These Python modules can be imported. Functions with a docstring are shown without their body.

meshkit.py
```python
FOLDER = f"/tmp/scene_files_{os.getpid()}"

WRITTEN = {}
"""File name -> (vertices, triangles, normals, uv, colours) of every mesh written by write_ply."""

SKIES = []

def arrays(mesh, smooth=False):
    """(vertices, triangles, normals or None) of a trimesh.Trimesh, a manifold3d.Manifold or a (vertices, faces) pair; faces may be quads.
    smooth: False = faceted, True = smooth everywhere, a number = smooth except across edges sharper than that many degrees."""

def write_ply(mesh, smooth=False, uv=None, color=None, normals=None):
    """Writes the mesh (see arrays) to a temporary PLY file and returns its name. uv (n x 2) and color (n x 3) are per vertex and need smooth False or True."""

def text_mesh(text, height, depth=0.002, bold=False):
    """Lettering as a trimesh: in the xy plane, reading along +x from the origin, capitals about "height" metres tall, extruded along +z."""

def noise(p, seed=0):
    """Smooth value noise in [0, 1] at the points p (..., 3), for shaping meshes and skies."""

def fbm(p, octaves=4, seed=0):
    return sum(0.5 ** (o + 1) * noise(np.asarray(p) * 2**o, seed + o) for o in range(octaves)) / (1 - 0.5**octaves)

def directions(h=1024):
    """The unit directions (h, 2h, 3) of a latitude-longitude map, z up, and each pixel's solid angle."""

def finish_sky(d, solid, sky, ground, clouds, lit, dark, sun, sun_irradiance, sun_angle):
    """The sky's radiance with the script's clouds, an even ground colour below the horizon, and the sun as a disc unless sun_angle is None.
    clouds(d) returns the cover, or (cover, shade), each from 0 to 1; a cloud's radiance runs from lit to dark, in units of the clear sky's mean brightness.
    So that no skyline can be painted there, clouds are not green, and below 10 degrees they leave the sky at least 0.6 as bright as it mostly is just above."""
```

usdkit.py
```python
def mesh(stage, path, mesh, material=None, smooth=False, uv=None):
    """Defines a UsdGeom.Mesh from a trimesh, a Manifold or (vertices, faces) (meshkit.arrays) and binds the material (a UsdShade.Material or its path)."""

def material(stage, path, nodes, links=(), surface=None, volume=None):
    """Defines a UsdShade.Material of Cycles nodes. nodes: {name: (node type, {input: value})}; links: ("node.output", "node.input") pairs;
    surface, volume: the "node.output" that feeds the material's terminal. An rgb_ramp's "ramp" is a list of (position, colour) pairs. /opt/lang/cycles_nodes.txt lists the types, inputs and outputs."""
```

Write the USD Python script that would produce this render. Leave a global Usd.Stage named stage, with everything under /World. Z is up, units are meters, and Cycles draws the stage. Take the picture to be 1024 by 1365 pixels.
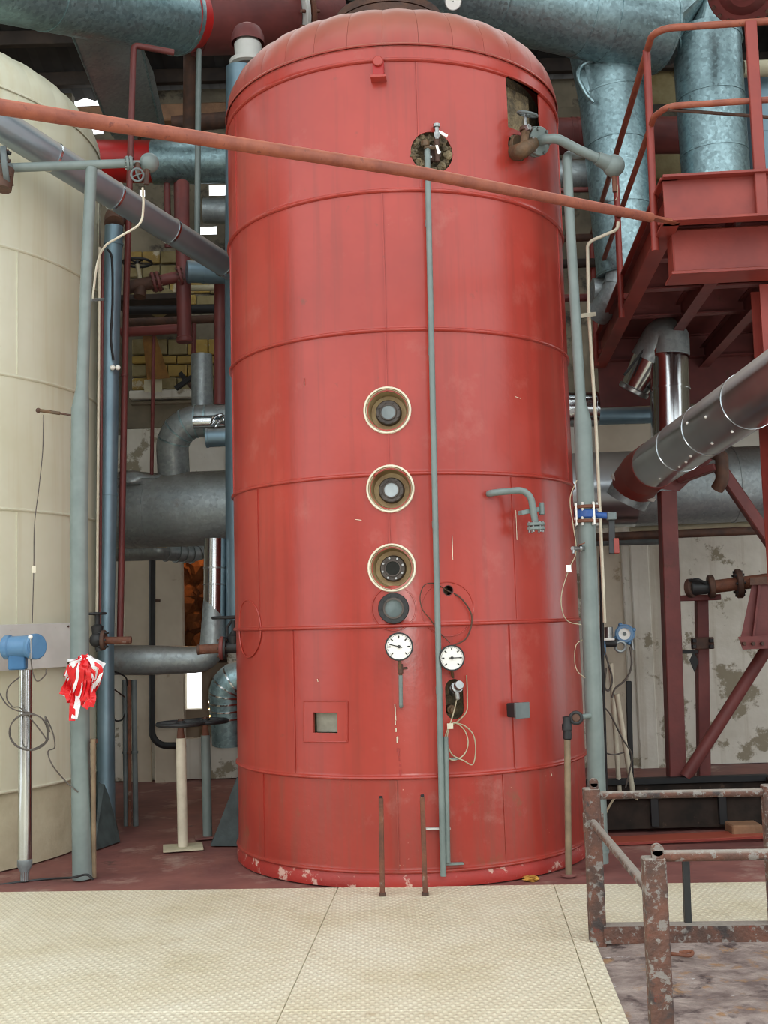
import math, random, numpy as np, trimesh, manifold3d as m3, usdkit, meshkit
from shapely.geometry import Polygon, Point, box as sbox
from shapely.ops import unary_union
from pxr import Usd, UsdGeom, UsdLux, UsdShade, Gf, Sdf
random.seed(5); rng = np.random.default_rng(5)
stage = Usd.Stage.CreateInMemory()
UsdGeom.SetStageUpAxis(stage, UsdGeom.Tokens.z); UsdGeom.SetStageMetersPerUnit(stage, 1.0)
UsdGeom.Xform.Define(stage, '/World'); UsdGeom.Scope.Define(stage, '/World/Looks')
# ------------------------------------------------------------ camera, sky, flash
FPX, PIT, ROLL, H = 1512., .0931, -.0288, 1.705            # fitted to the rings of the big vessel
_F = np.array([0, math.cos(PIT), math.sin(PIT)]); _U = np.array([0, -math.sin(PIT), math.cos(PIT)])
_c, _s = math.cos(ROLL), math.sin(ROLL); X0 = np.array([1., 0, 0])
RX, UP = _c*X0 + _s*_U, -_s*X0 + _c*_U
CAM = np.array([0, 0, H])
cam = UsdGeom.Camera.Define(stage, '/World/camera')
cam.CreateHorizontalApertureAttr(24.0); cam.CreateVerticalApertureAttr(24.0*1365/1024)
cam.CreateFocalLengthAttr(24.0*FPX/1024); cam.CreateClippingRangeAttr(Gf.Vec2f(.05, 300))
EXPOSURE = -0.55
cam.CreateExposureAttr(EXPOSURE)
mt = np.eye(4); mt[0, :3], mt[1, :3], mt[2, :3], mt[3, :3] = RX, UP, -_F, CAM
cam.AddTransformOp().Set(Gf.Matrix4d(*mt.ravel().tolist()))
sky = UsdLux.DomeLight.Define(stage, '/World/sky')          # bright overcast sky
sky.CreateIntensityAttr(1.0); sky.CreateColorAttr(Gf.Vec3f(.93, .98, 1.0))
flash = UsdLux.SphereLight.Define(stage, '/World/camera_flash')   # the little flash of the compact camera
flash.CreateRadiusAttr(.02); flash.CreateIntensityAttr(26000.); flash.CreateColorAttr(Gf.Vec3f(1, .97, .93))
flash.AddTranslateOp().Set(Gf.Vec3d(.06, .0, H+.05))

def ray(px, py): return _F + RX*(px-512)/FPX - UP*(py-682.5)/FPX
def at(px, py, Y): d = ray(px, py); return CAM + d*(Y/d[1])          # the point at distance Y that the photograph shows there
def gr(px, py, z=0.): d = ray(px, py); return CAM + d*((z-H)/d[2])
def rad(wpx, Y): return wpx/2/FPX*Y*1.03
TX, TY, TR = .148, 8.646, 1.288                              # the big red vessel
def ta(px, py, off=0., R=None):
    R = (TR if R is None else R)+off; d = ray(px, py)
    a = d[0]**2+d[1]**2; b = -2*(d[0]*TX+d[1]*TY); q = TX*TX+TY*TY-R*R
    t = (-b-math.sqrt(max(b*b-4*a*q, 0)))/2/a
    return CAM+d*t
def tnorm(P): n = np.array([P[0]-TX, P[1]-TY, 0.]); return n/np.linalg.norm(n)
def V(*a): return np.array(a, float)
def unit(v): v = np.asarray(v, float); return v/np.linalg.norm(v)
Z = V(0, 0, 1)

# ------------------------------------------------------------ materials
def lin(r, g, b): return tuple(((c/255+.055)/1.055)**2.4 if c > 10 else c/255/12.92 for c in (r, g, b))
def M(name, c1, c2=None, sc=2.5, rough=.5, metal=0., bump=.0, bsc=50, spot=None, streak=None, dust=None, dlo=(.35, .9), spangle=0., spec=.5, lohi=(.35, .65)):
    """c1/c2 mottled by noise; spot = (colour, threshold, scale, softness); streak = (colour, lo, hi, across); dust = colour settled on upward faces"""
    n = {'g': ('geometry', {}), 'p': ('principled_bsdf', {'roughness': rough, 'metallic': metal, 'specular_ior_level': spec})}
    l = []; c2 = c2 or tuple(x*.8 for x in c1)
    n['n1'] = ('noise_texture', {'scale': sc, 'detail': 6., 'roughness': .6}); l.append(('g.position', 'n1.vector'))
    n['r1'] = ('rgb_ramp', {'ramp': [(lohi[0], c1), (lohi[1], c2)]}); l.append(('n1.fac', 'r1.fac'))
    cur = 'r1.color'
    def mix(tag, fac, col):
        nonlocal cur
        n['m'+tag] = ('mix', {'color2': col}); l.append((fac, 'm'+tag+'.fac')); l.append((cur, 'm'+tag+'.color1')); cur = 'm'+tag+'.color'
    if spangle:
        n['v'] = ('voronoi_texture', {'scale': 38.}); l.append(('g.position', 'v.vector'))
        n['vs'] = ('separate_color', {}); l.append(('v.color', 'vs.color'))
        n['vr'] = ('map_range', {'to_min': 1-spangle, 'to_max': 1+spangle*.6}); l.append(('vs.r', 'vr.value'))
        n['vm'] = ('vector_math', {'math_type': 'scale'}); l += [(cur, 'vm.vector1'), ('vr.result', 'vm.scale')]; cur = 'vm.vector'
        n['rr'] = ('map_range', {'to_min': max(rough-.12, .05), 'to_max': rough+.12}); l += [('vs.g', 'rr.value'), ('rr.result', 'p.roughness')]
    if streak:
        col, lo, hi, ac = streak
        n['mp'] = ('mapping', {'scale': (ac, ac, ac*.045)}); l.append(('g.position', 'mp.vector'))
        n['n3'] = ('noise_texture', {'scale': 1., 'detail': 5., 'roughness': .6}); l.append(('mp.vector', 'n3.vector'))
        n['r3'] = ('map_range', {'from_min': lo, 'from_max': hi, 'to_min': 0., 'to_max': .85, 'clamp': True}); l += [('n3.fac', 'r3.value')]
        mix('3', 'r3.result', col)
    for i, sp in enumerate([spot] if spot and not isinstance(spot, list) else (spot or [])):
        col, th, ssc, soft = sp
        n[f'n2{i}'] = ('noise_texture', {'scale': ssc, 'detail': 8., 'roughness': .65, 'vector': (0, 0, 0)})
        n[f'o{i}'] = ('vector_math', {'math_type': 'add', 'vector2': (3.7*i+1, 1.3*i, 9.1*i)}); l += [('g.position', f'o{i}.vector1'), (f'o{i}.vector', f'n2{i}.vector')]
        n[f'r2{i}'] = ('map_range', {'from_min': th, 'from_max': th+soft, 'to_min': 0., 'to_max': 1., 'clamp': True}); l.append((f'n2{i}.fac', f'r2{i}.value'))
        mix(f'2{i}', f'r2{i}.result', col)
        if metal: 
            n[f'mm{i}'] = ('math', {'math_type': 'multiply_add', 'value2': -metal*.9, 'value3': metal})
            if i == 0: l += [(f'r2{i}.result', f'mm{i}.value1'), (f'mm{i}.value', 'p.metallic')]
    if dust:
        n['sx'] = ('separate_xyz', {}); l.append(('g.normal', 'sx.vector'))
        n['rd'] = ('map_range', {'from_min': dlo[0], 'from_max': dlo[1], 'to_min': 0., 'to_max': .85, 'clamp': True}); l.append(('sx.z', 'rd.value'))
        mix('d', 'rd.result', dust)
        if metal and not spot:
            n['mq'] = ('math', {'math_type': 'multiply_add', 'value2': -metal, 'value3': metal}); l += [('rd.result', 'mq.value1'), ('mq.value', 'p.metallic')]
            if not spangle:
                n['rq'] = ('math', {'math_type': 'multiply_add', 'value2': .5, 'value3': rough}); l += [('rd.result', 'rq.value1'), ('rq.value', 'p.roughness')]
    l.append((cur, 'p.base_color'))
    if bump:
        n['nb'] = ('noise_texture', {'scale': bsc, 'detail': 4.}); l.append(('g.position', 'nb.vector'))
        n['b'] = ('bump', {'strength': bump, 'distance': .02}); l += [('nb.fac', 'b.height'), ('b.normal', 'p.normal')]
    return usdkit.material(stage, '/World/Looks/'+name, n, l, surface='p.BSDF')
RED = lin(176, 48, 38)
m_tank = M('tank_red_paint', lin(172, 62, 51), lin(158, 54, 44), 1.1, .27, 0, .04, 25, spot=[(lin(178, 98, 86), .58, 2.2, .25), (lin(130, 62, 50), .66, 9., .1), (lin(205, 130, 115), .735, 40., .02)], streak=(lin(138, 56, 46), .5, .8, 14.))
m_tank0 = M('tank_red_paint_stained', lin(166, 57, 46), lin(150, 52, 42), 1.4, .33, 0, .06, 25, spot=[(lin(168, 106, 95), .58, 2.6, .2), (lin(120, 78, 52), .62, 3.4, .12), (lin(205, 150, 130), .70, 34., .03)], streak=(lin(132, 66, 54), .48, .75, 18.))
m_tankfoot = M('tank_chipped_red_paint', lin(170, 44, 36), lin(150, 50, 44), 3., .45, 0, .1, 30, spot=[(lin(205, 165, 150), .56, 9., .05), (lin(120, 60, 40), .64, 5., .1)])
m_red = M('red_oxide_paint', lin(144, 56, 45), lin(124, 47, 39), 3., .5, 0, .05, 40, spot=(lin(120, 62, 42), .66, 7., .1), dust=lin(168, 84, 64))
m_reddk = M('dull_red_paint', lin(116, 55, 51), lin(98, 47, 45), 4., .55, 0, .08, 40, spot=(lin(92, 52, 42), .6, 9., .1), dust=lin(140, 80, 70))
m_bright = M('bright_red_paint', lin(190, 28, 26), lin(165, 30, 28), 4., .4, dust=lin(120, 70, 60))
m_orange = M('weathered_red_pipe', lin(152, 84, 60), lin(124, 64, 48), 8., .5, 0, .08, 60, spot=(lin(112, 58, 46), .60, 30., .08), dust=lin(186, 112, 88))
m_cream = M('cream_cladding', lin(214, 214, 192), lin(204, 203, 176), 1.0, .5, 0, .03, 20, streak=(lin(196, 188, 154), .5, .8, 10.))
m_grey = M('grey_paint', lin(122, 134, 130), lin(108, 120, 117), 5., .4, 0, .03, 40, spot=(lin(112, 104, 94), .7, 18., .06))
m_greyd = M('dark_grey_paint', lin(104, 114, 114), lin(86, 94, 94), 5., .5)
m_galv = M('galvanised_sheet', lin(150, 176, 180), lin(134, 160, 165), 1.5, .42, .8, 0, spangle=.22, dust=lin(150, 152, 146))
m_galvd = M('dull_galvanised_sheet', lin(164, 172, 172), lin(144, 154, 156), 2., .5, .6, .03, 40, spangle=.12, spot=(lin(120, 108, 92), .62, 4., .2), dust=lin(146, 140, 130))
m_blue = M('bluish_galvanised_pipe', lin(124, 148, 160), lin(104, 128, 140), 2., .45, .6, 0, dust=lin(160, 160, 156))
m_shiny = M('polished_aluminium_jacket', lin(214, 218, 218), lin(200, 204, 206), 2., .16, 1., .01, 12)
m_shinyd = M('dusty_polished_jacket', lin(200, 208, 212), lin(184, 192, 196), 2., .27, 1., .01, 12, dust=lin(160, 154, 144), dlo=(.1, .55))
m_jacketl = M('dull_metal_jacket', lin(150, 162, 168), lin(136, 148, 154), 2., .36, .7, .01, 12, dust=lin(160, 154, 144), dlo=(.1, .55))
m_tube = M('dull_tan_pipe', lin(138, 120, 94), lin(112, 96, 76), 8., .6)
m_hatch = M('grey_hatch_cover', lin(150, 147, 132), lin(122, 118, 104), 9., .7)
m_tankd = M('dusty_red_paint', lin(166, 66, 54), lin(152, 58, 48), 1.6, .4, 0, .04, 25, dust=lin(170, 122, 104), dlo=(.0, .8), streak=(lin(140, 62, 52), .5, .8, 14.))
m_steel = M('bare_steel', lin(170, 172, 170), lin(140, 142, 142), 8., .35, .9)
m_black = M('black_iron', lin(40, 42, 42), lin(30, 30, 32), 8., .55)
m_blackp = M('matt_black', lin(26, 27, 28), lin(20, 20, 22), 8., .6)
m_rust = M('rusty_iron', lin(122, 74, 52), lin(92, 58, 44), 9., .75, 0, .25, 60, spot=(lin(150, 138, 126), .6, 11., .12))
m_frame = M('rusty_peeling_frame', lin(106, 70, 56), lin(74, 56, 49), 11., .75, 0, .4, 50, spot=[(lin(126, 120, 114), .535, 26., .05), (lin(60, 52, 50), .55, 7., .08), (lin(118, 58, 44), .62, 9., .06)], dust=lin(150, 144, 134))
m_brown = M('brown_corroded_iron', lin(92, 62, 46), lin(66, 48, 40), 9., .7, 0, .15, 60)
m_brass = M('corroded_brass', lin(108, 80, 54), lin(82, 70, 54), 14., .6, .2, .3, 60)
m_insul = M('glass_wool_lagging', lin(138, 122, 92), lin(82, 74, 60), 14., .95, 0, .8, 40, spot=(lin(52, 46, 40), .58, 9., .1))
m_creamr = M('cream_port_rim', lin(232, 226, 204), lin(218, 208, 182), 8., .4)
m_tan = M('tan_port_funnel', lin(178, 160, 118), lin(140, 112, 76), 6., .5, .3, .0, spot=(lin(104, 72, 46), .6, 9., .15))
m_flange = M('dark_port_flange', lin(92, 84, 78), lin(66, 60, 56), 20., .5, .4)
m_white = M('white_enamel', lin(240, 238, 230), lin(232, 230, 222), 6., .35)
m_ink = M('dial_ink', lin(50, 48, 46))
m_plate = M('whitewashed_pipe', lin(214, 206, 184), lin(190, 182, 160), 6., .55, 0, .05, spot=(lin(150, 130, 104), .66, 14., .08))
m_vblue = M('instrument_blue', lin(90, 132, 168), lin(76, 118, 156), 8., .35)
m_dblue = M('valve_blue', lin(40, 84, 150), lin(34, 70, 130), 8., .4)
m_wire = M('pale_cable', lin(176, 166, 140), lin(160, 148, 120), 8., .6)
m_wired = M('dark_cable', lin(92, 84, 76), lin(72, 66, 60), 8., .6)
m_panel = M('stained_grey_panel', lin(206, 206, 200), lin(190, 190, 184), 3., .5, 0, .03, spot=(lin(150, 138, 120), .66, 12., .08))
m_plinth = M('stained_plinth', lin(194, 188, 160), lin(168, 160, 132), 2.5, .8, 0, .15, 30, spot=(lin(200, 180, 90), .66, 2.2, .1))
m_tapew = M('white_tape', lin(240, 240, 240), lin(228, 228, 230), 8., .3)
m_taper = M('red_tape', lin(226, 34, 40), lin(206, 24, 32), 8., .3)
m_green = M('dark_green_steel', lin(72, 84, 84), lin(54, 62, 62), 7., .6, 0, .1)
m_wood = M('brown_wood', lin(150, 112, 82), lin(120, 90, 66), 6., .7, 0, .2)
m_dark = M('sooty_timber', lin(66, 54, 46), lin(44, 38, 34), 5., .85, 0, .1)
m_roof = M('sooty_roof_sheet', lin(58, 54, 52), lin(40, 38, 38), 3., .8)
m_trough = M('dark_brown_steel', lin(58, 48, 42), lin(38, 34, 31), 4., .8, 0, .1, spot=(lin(92, 74, 62), .6, 5., .1), spec=.15)  # very dark brown with paler blotches
m_wall = M('peeling_limewash', lin(226, 223, 212), lin(204, 200, 186), 1.4, .9, 0, .25, 14, spot=[(lin(150, 142, 122), .56, 3.2, .05), (lin(122, 118, 96), .66, 1.6, .1)], streak=(lin(168, 156, 132), .55, .8, 6.))
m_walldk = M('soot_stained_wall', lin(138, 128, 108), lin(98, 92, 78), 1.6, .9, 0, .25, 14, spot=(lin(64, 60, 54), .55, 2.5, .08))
m_ochre = M('ochre_block', lin(176, 148, 74), lin(142, 118, 70), 3., .9, 0, .3, 22, spot=(lin(188, 178, 156), .58, 4., .06))
m_ochreg = M('greyed_ochre_block', lin(150, 140, 104), lin(120, 104, 66), 3., .9, 0, .3, 22, spot=(lin(86, 74, 50), .6, 4., .06))
m_pillar = M('beige_pillar_plaster', lin(212, 202, 182), lin(192, 180, 160), 1.6, .9, 0, .15, 14, spot=(lin(150, 128, 98), .62, 2.6, .08))
m_slab = M('worn_red_floor', lin(138, 88, 80), lin(112, 70, 66), 2.2, .6, 0, .1, 20, spot=[(lin(158, 128, 116), .55, 2.2, .12), (lin(84, 62, 56), .63, 4., .08)])
m_conc = M('oily_rough_concrete', lin(164, 150, 142), lin(112, 98, 94), 7., .5, 0, .6, 22, spot=[(lin(70, 58, 58), .55, 5.5, .1), (lin(154, 122, 92), .57, 8., .08), (lin(214, 214, 214), .64, 6., .05)])
m_yard = M('pale_yard', lin(225, 222, 215))
m_earth = M('orange_brown_rubble', lin(150, 96, 56), lin(110, 70, 46), 5., .95, 0, .5, 18)
m_glass = M('sight_glass', lin(120, 132, 132), lin(96, 108, 108), 10., .08, 0, spec=.9)
m_glassl = M('clouded_sight_glass', lin(196, 206, 210), lin(176, 188, 194), 10., .1, 0, spec=.9)
m_glassd = M('dark_sight_glass', lin(44, 48, 48), lin(36, 38, 38), 10., .08, 0, spec=.9)
# embossed cream tread plates
m_tread = usdkit.material(stage, '/World/Looks/cream_tread_plate', {
    'g': ('geometry', {}), 'mp': ('mapping', {'rotation': (0, 0, .75), 'scale': (1., .62, 0.)}),
    'v': ('voronoi_texture', {'scale': 34., 'randomness': 0.}), 'hr': ('map_range', {'from_min': .18, 'from_max': .42, 'to_min': 1., 'to_max': 0., 'clamp': True}),
    'n': ('noise_texture', {'scale': 1.4, 'detail': 7., 'roughness': .65}), 'r': ('rgb_ramp', {'ramp': [(.3, lin(230, 225, 204)), (.55, lin(220, 212, 186)), (.75, lin(202, 192, 160))]}),
    'n2': ('noise_texture', {'scale': 3.1, 'detail': 8., 'roughness': .7}), 'r2': ('map_range', {'from_min': .6, 'from_max': .78, 'to_min': 0., 'to_max': .6, 'clamp': True}),
    'mx': ('mix', {'color2': lin(150, 122, 84)}), 'gr': ('map_range', {'from_min': 0., 'from_max': 1., 'to_min': .22, 'to_max': 0.}), 'mx2': ('mix', {'color2': lin(150, 134, 100)}),
    'b': ('bump', {'strength': .6, 'distance': .006}), 'p': ('principled_bsdf', {'roughness': .5})},
    [('g.position', 'mp.vector'), ('mp.vector', 'v.vector'), ('v.distance', 'hr.value'), ('g.position', 'n.vector'), ('n.fac', 'r.fac'), ('g.position', 'n2.vector'), ('n2.fac', 'r2.value'),
     ('r2.result', 'mx.fac'), ('r.color', 'mx.color1'), ('hr.result', 'gr.value'), ('gr.result', 'mx2.fac'), ('mx.color', 'mx2.color1'), ('mx2.color', 'p.base_color'), ('hr.result', 'b.height'), ('b.normal', 'p.normal')], surface='p.BSDF')

# ------------------------------------------------------------ shape helpers (all in world coordinates)
def cat(*ms):
    ms = [m for m in ms if m is not None]
    return trimesh.util.concatenate([trimesh.Trimesh(np.array(m.vertices), np.array(m.faces), process=False) for m in ms])
def fr(axis, hint=None):
    z = unit(axis); h = V(0, 0, 1) if hint is None else np.asarray(hint, float)
    if abs(z@unit(h)) > .98: h = V(0, 1, 0) if abs(z[1]) < .9 else V(1, 0, 0)
    x = unit(np.cross(h, z)); return np.stack([x, np.cross(z, x), z], 1)
def put(m, P, axis=(0, 0, 1), hint=None):
    T = np.eye(4); T[:3, :3] = fr(axis, hint); T[:3, 3] = P; m = m.copy(); m.apply_transform(T); return m
def fillet(pts, radii, br, n=9):
    pts = [np.asarray(p, float) for p in pts]; out = [pts[0]]; rr = [radii[0]]
    for i in range(1, len(pts)-1):
        a, b, c = pts[i-1], pts[i], pts[i+1]; u, w = unit(a-b), unit(c-b); th = math.acos(np.clip(u@w, -1, 1))
        if th > 3.05 or br <= 0: out.append(b); rr.append(radii[i]); continue
        t = min(br/math.tan(th/2), .48*np.linalg.norm(a-b), .48*np.linalg.norm(c-b)); r = t*math.tan(th/2)
        cen = b+unit(u+w)*r/math.sin(th/2); p0, p1 = b+u*t-cen, b+w*t-cen; ang = math.pi-th
        for k in range(n+1):
            s = k/n; q = (math.sin((1-s)*ang)*p0+math.sin(s*ang)*p1)/math.sin(ang); out.append(cen+q)
            rr.append(radii[i])
    out.append(pts[-1]); rr.append(radii[-1]); return np.array(out), np.array(rr)
def tube(pts, r, br=.0, seg=20, cap=True, n=9):
    radii = list(r) if np.ndim(r) else [r]*len(pts)
    P, R = fillet(pts, radii, br, n)
    d = np.diff(P, axis=0); d /= np.linalg.norm(d, axis=1)[:, None]
    T = np.vstack([d[:1], d[:-1]+d[1:], d[-1:]]); T /= np.linalg.norm(T, axis=1)[:, None]
    x = fr(T[0])[:, 0]; a = np.linspace(0, 2*np.pi, seg, endpoint=False); vs = []
    for i in range(len(P)):
        x = unit(x-T[i]*(x@T[i])); y = np.cross(T[i], x)
        k = 1.0
        if 0 < i < len(P)-1:
            cs = d[i-1]@T[i]; k = 1/max(cs, .5)
        vs.append(P[i]+R[i]*(np.cos(a)[:, None]*x+np.sin(a)[:, None]*y)*(1 if k < 1.02 else 1))
    vs = np.vstack(vs); f = []
    for i in range(len(P)-1):
        for j in range(seg):
            q, w = i*seg+j, i*seg+(j+1) % seg; f += [(q, w, w+seg), (q, w+seg, q+seg)]
    if cap:
        n0 = len(vs); vs = np.vstack([vs, P[:1], P[-1:]]); e = (len(P)-1)*seg
        for j in range(seg): f += [(n0, (j+1) % seg, j), (n0+1, e+j, e+(j+1) % seg)]
    return trimesh.Trimesh(vs, np.array(f), process=False)
def lathe(prof, P=(0, 0, 0), axis=(0, 0, 1), seg=32):
    prof = [(max(r, 1e-5), z) for r, z in prof]; a = np.linspace(0, 2*np.pi, seg, endpoint=False); n = len(prof)
    vs = np.array([(r*math.cos(t), r*math.sin(t), z) for r, z in prof for t in a]); f = []
    for i in range(n-1):
        for j in range(seg):
            q, w = i*seg+j, i*seg+(j+1) % seg; f += [(q, w, w+seg), (q, w+seg, q+seg)]
    m = trimesh.Trimesh(vs, np.array(f), process=False); return put(m, P, axis)
def disc(P, axis, r, t, ch=None, seg=28):
    ch = min(t, r)*.15 if ch is None else ch
    return lathe([(0, -t/2), (r-ch, -t/2), (r, -t/2+ch), (r, t/2-ch), (r-ch, t/2), (0, t/2)], P, axis, seg)
def annulus(P, axis, ri, ro, t, seg=32):
    ch = min(t, ro-ri)*.2
    return lathe([(ri, -t/2), (ro-ch, -t/2), (ro, -t/2+ch), (ro, t/2-ch), (ro-ch, t/2), (ri, t/2), (ri, -t/2)], P, axis, seg)
def torus(P, axis, R, r, seg=36, sec=10):
    return lathe([(R+r*math.cos(t), r*math.sin(t)) for t in np.linspace(0, 2*np.pi, sec+1)], P, axis, seg)
def bolts(P, axis, R, k, r=.012, t=.012, ph=0.):
    F = fr(axis); return cat(*[put(trimesh.creation.cylinder(r, t, sections=6), np.asarray(P)+F[:, 0]*R*math.cos(ph+2*math.pi*i/k)+F[:, 1]*R*math.sin(ph+2*math.pi*i/k), axis) for i in range(k)])
def cbox(sx, sy, sz, ch=None):
    ch = min(sx, sy, sz)*.08 if ch is None else ch
    h = np.array([sx, sy, sz])/2; pts = []
    for a in (-1, 1):
        for b in (-1, 1):
            for c in (-1, 1):
                s = np.array([a, b, c])
                for k in range(3): o = np.full(3, ch); o[k] = 0; pts.append(s*(h-o))
    m = trimesh.Trimesh(pts).convex_hull; return trimesh.Trimesh(np.array(m.vertices), np.array(m.faces), process=False)
def bx(P, sx, sy, sz, yaw=0., ch=None):
    m = cbox(sx, sy, sz, ch); m.apply_transform(trimesh.transformations.rotation_matrix(yaw, [0, 0, 1])); m.apply_translation(P); return m
def bar(p0, p1, w, h, hint=None, ch=None):
    p0, p1 = np.asarray(p0, float), np.asarray(p1, float); L = np.linalg.norm(p1-p0)
    return put(cbox(w, h, L, ch if ch is not None else min(w, h)*.1), (p0+p1)/2, p1-p0, hint)
def prof(p0, p1, poly, hint=None):
    p0, p1 = np.asarray(p0, float), np.asarray(p1, float)
    m = trimesh.creation.extrude_polygon(Polygon(poly), np.linalg.norm(p1-p0), engine='earcut'); return put(m, p0, p1-p0, hint)
def chan(w, h, t): return [(-w/2, -h/2), (w/2, -h/2), (w/2, -h/2+t), (-w/2+t, -h/2+t), (-w/2+t, h/2-t), (w/2, h/2-t), (w/2, h/2), (-w/2, h/2)]
def ibeam(w, h, t): return [(-w/2, -h/2), (w/2, -h/2), (w/2, -h/2+t), (t/2, -h/2+t), (t/2, h/2-t), (w/2, h/2-t), (w/2, h/2), (-w/2, h/2), (-w/2, h/2-t), (-t/2, h/2-t), (-t/2, -h/2+t), (-w/2, -h/2+t)]
def ball(P, r, sub=3): m = trimesh.creation.icosphere(sub, r); m.apply_translation(P); return m
def spline(pts, n=8):
    pts = np.array(pts, float); p = np.vstack([2*pts[0]-pts[1], pts, 2*pts[-1]-pts[-2]]); out = []
    for i in range(1, len(p)-2):
        for t in np.linspace(0, 1, n, endpoint=False):
            out.append(.5*((2*p[i])+(-p[i-1]+p[i+1])*t+(2*p[i-1]-5*p[i]+4*p[i+1]-p[i+2])*t*t+(-p[i-1]+3*p[i]-3*p[i+1]+p[i+2])*t**3))
    out.append(p[-2]); return np.array(out)
def wire(pts, r=.004, n=8, seg=6): return tube(spline(pts, n), r, 0, seg)

# ------------------------------------------------------------ scene-tree helpers
USED = {}
def uniq(path):
    k = USED.get(path, 0); USED[path] = k+1; return path if k == 0 else f'{path}_{k:03d}'
class Thing:
    def __init__(s, name, label=None, cat_=None, loc=(0, 0, 0), group=None, kind=None):
        s.path = uniq('/World/'+name); s.loc = np.asarray(loc, float)
        x = UsdGeom.Xform.Define(stage, s.path); x.AddTranslateOp().Set(Gf.Vec3d(*map(float, s.loc))); s.prim = x.GetPrim()
        for k, v in (('label', label), ('category', cat_), ('group', group), ('kind', kind)):
            if v: s.prim.SetCustomDataByKey(k, v)
    def part(s, name, mesh, mat, under=None, label=None, smooth=32, kind=None):
        p = uniq((under or s.path)+'/'+name)
        if hasattr(mesh, 'to_mesh'):
            q = mesh.to_mesh(); mesh = trimesh.Trimesh(q.vert_properties[:, :3], q.tri_verts, process=False)
        mesh = trimesh.Trimesh(np.array(mesh.vertices)-s.loc, np.array(mesh.faces), process=False)
        pr = usdkit.mesh(stage, p, mesh, mat, smooth=smooth).GetPrim()
        if label: pr.SetCustomDataByKey('label', label)
        if kind: pr.SetCustomDataByKey('kind', kind)
        return p
def copy(src, loc, label, rotz=0., group=None):
    was = src.prim.GetCustomData(); t = Thing(src.path.split('/')[-1], label, was['category'], loc, group or was.get('group'))
    if rotz: UsdGeom.Xformable(t.prim).AddRotateZOp().Set(math.degrees(rotz))
    t.prim.GetReferences().AddInternalReference(src.path); t.prim.SetInstanceable(True); return t
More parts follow.
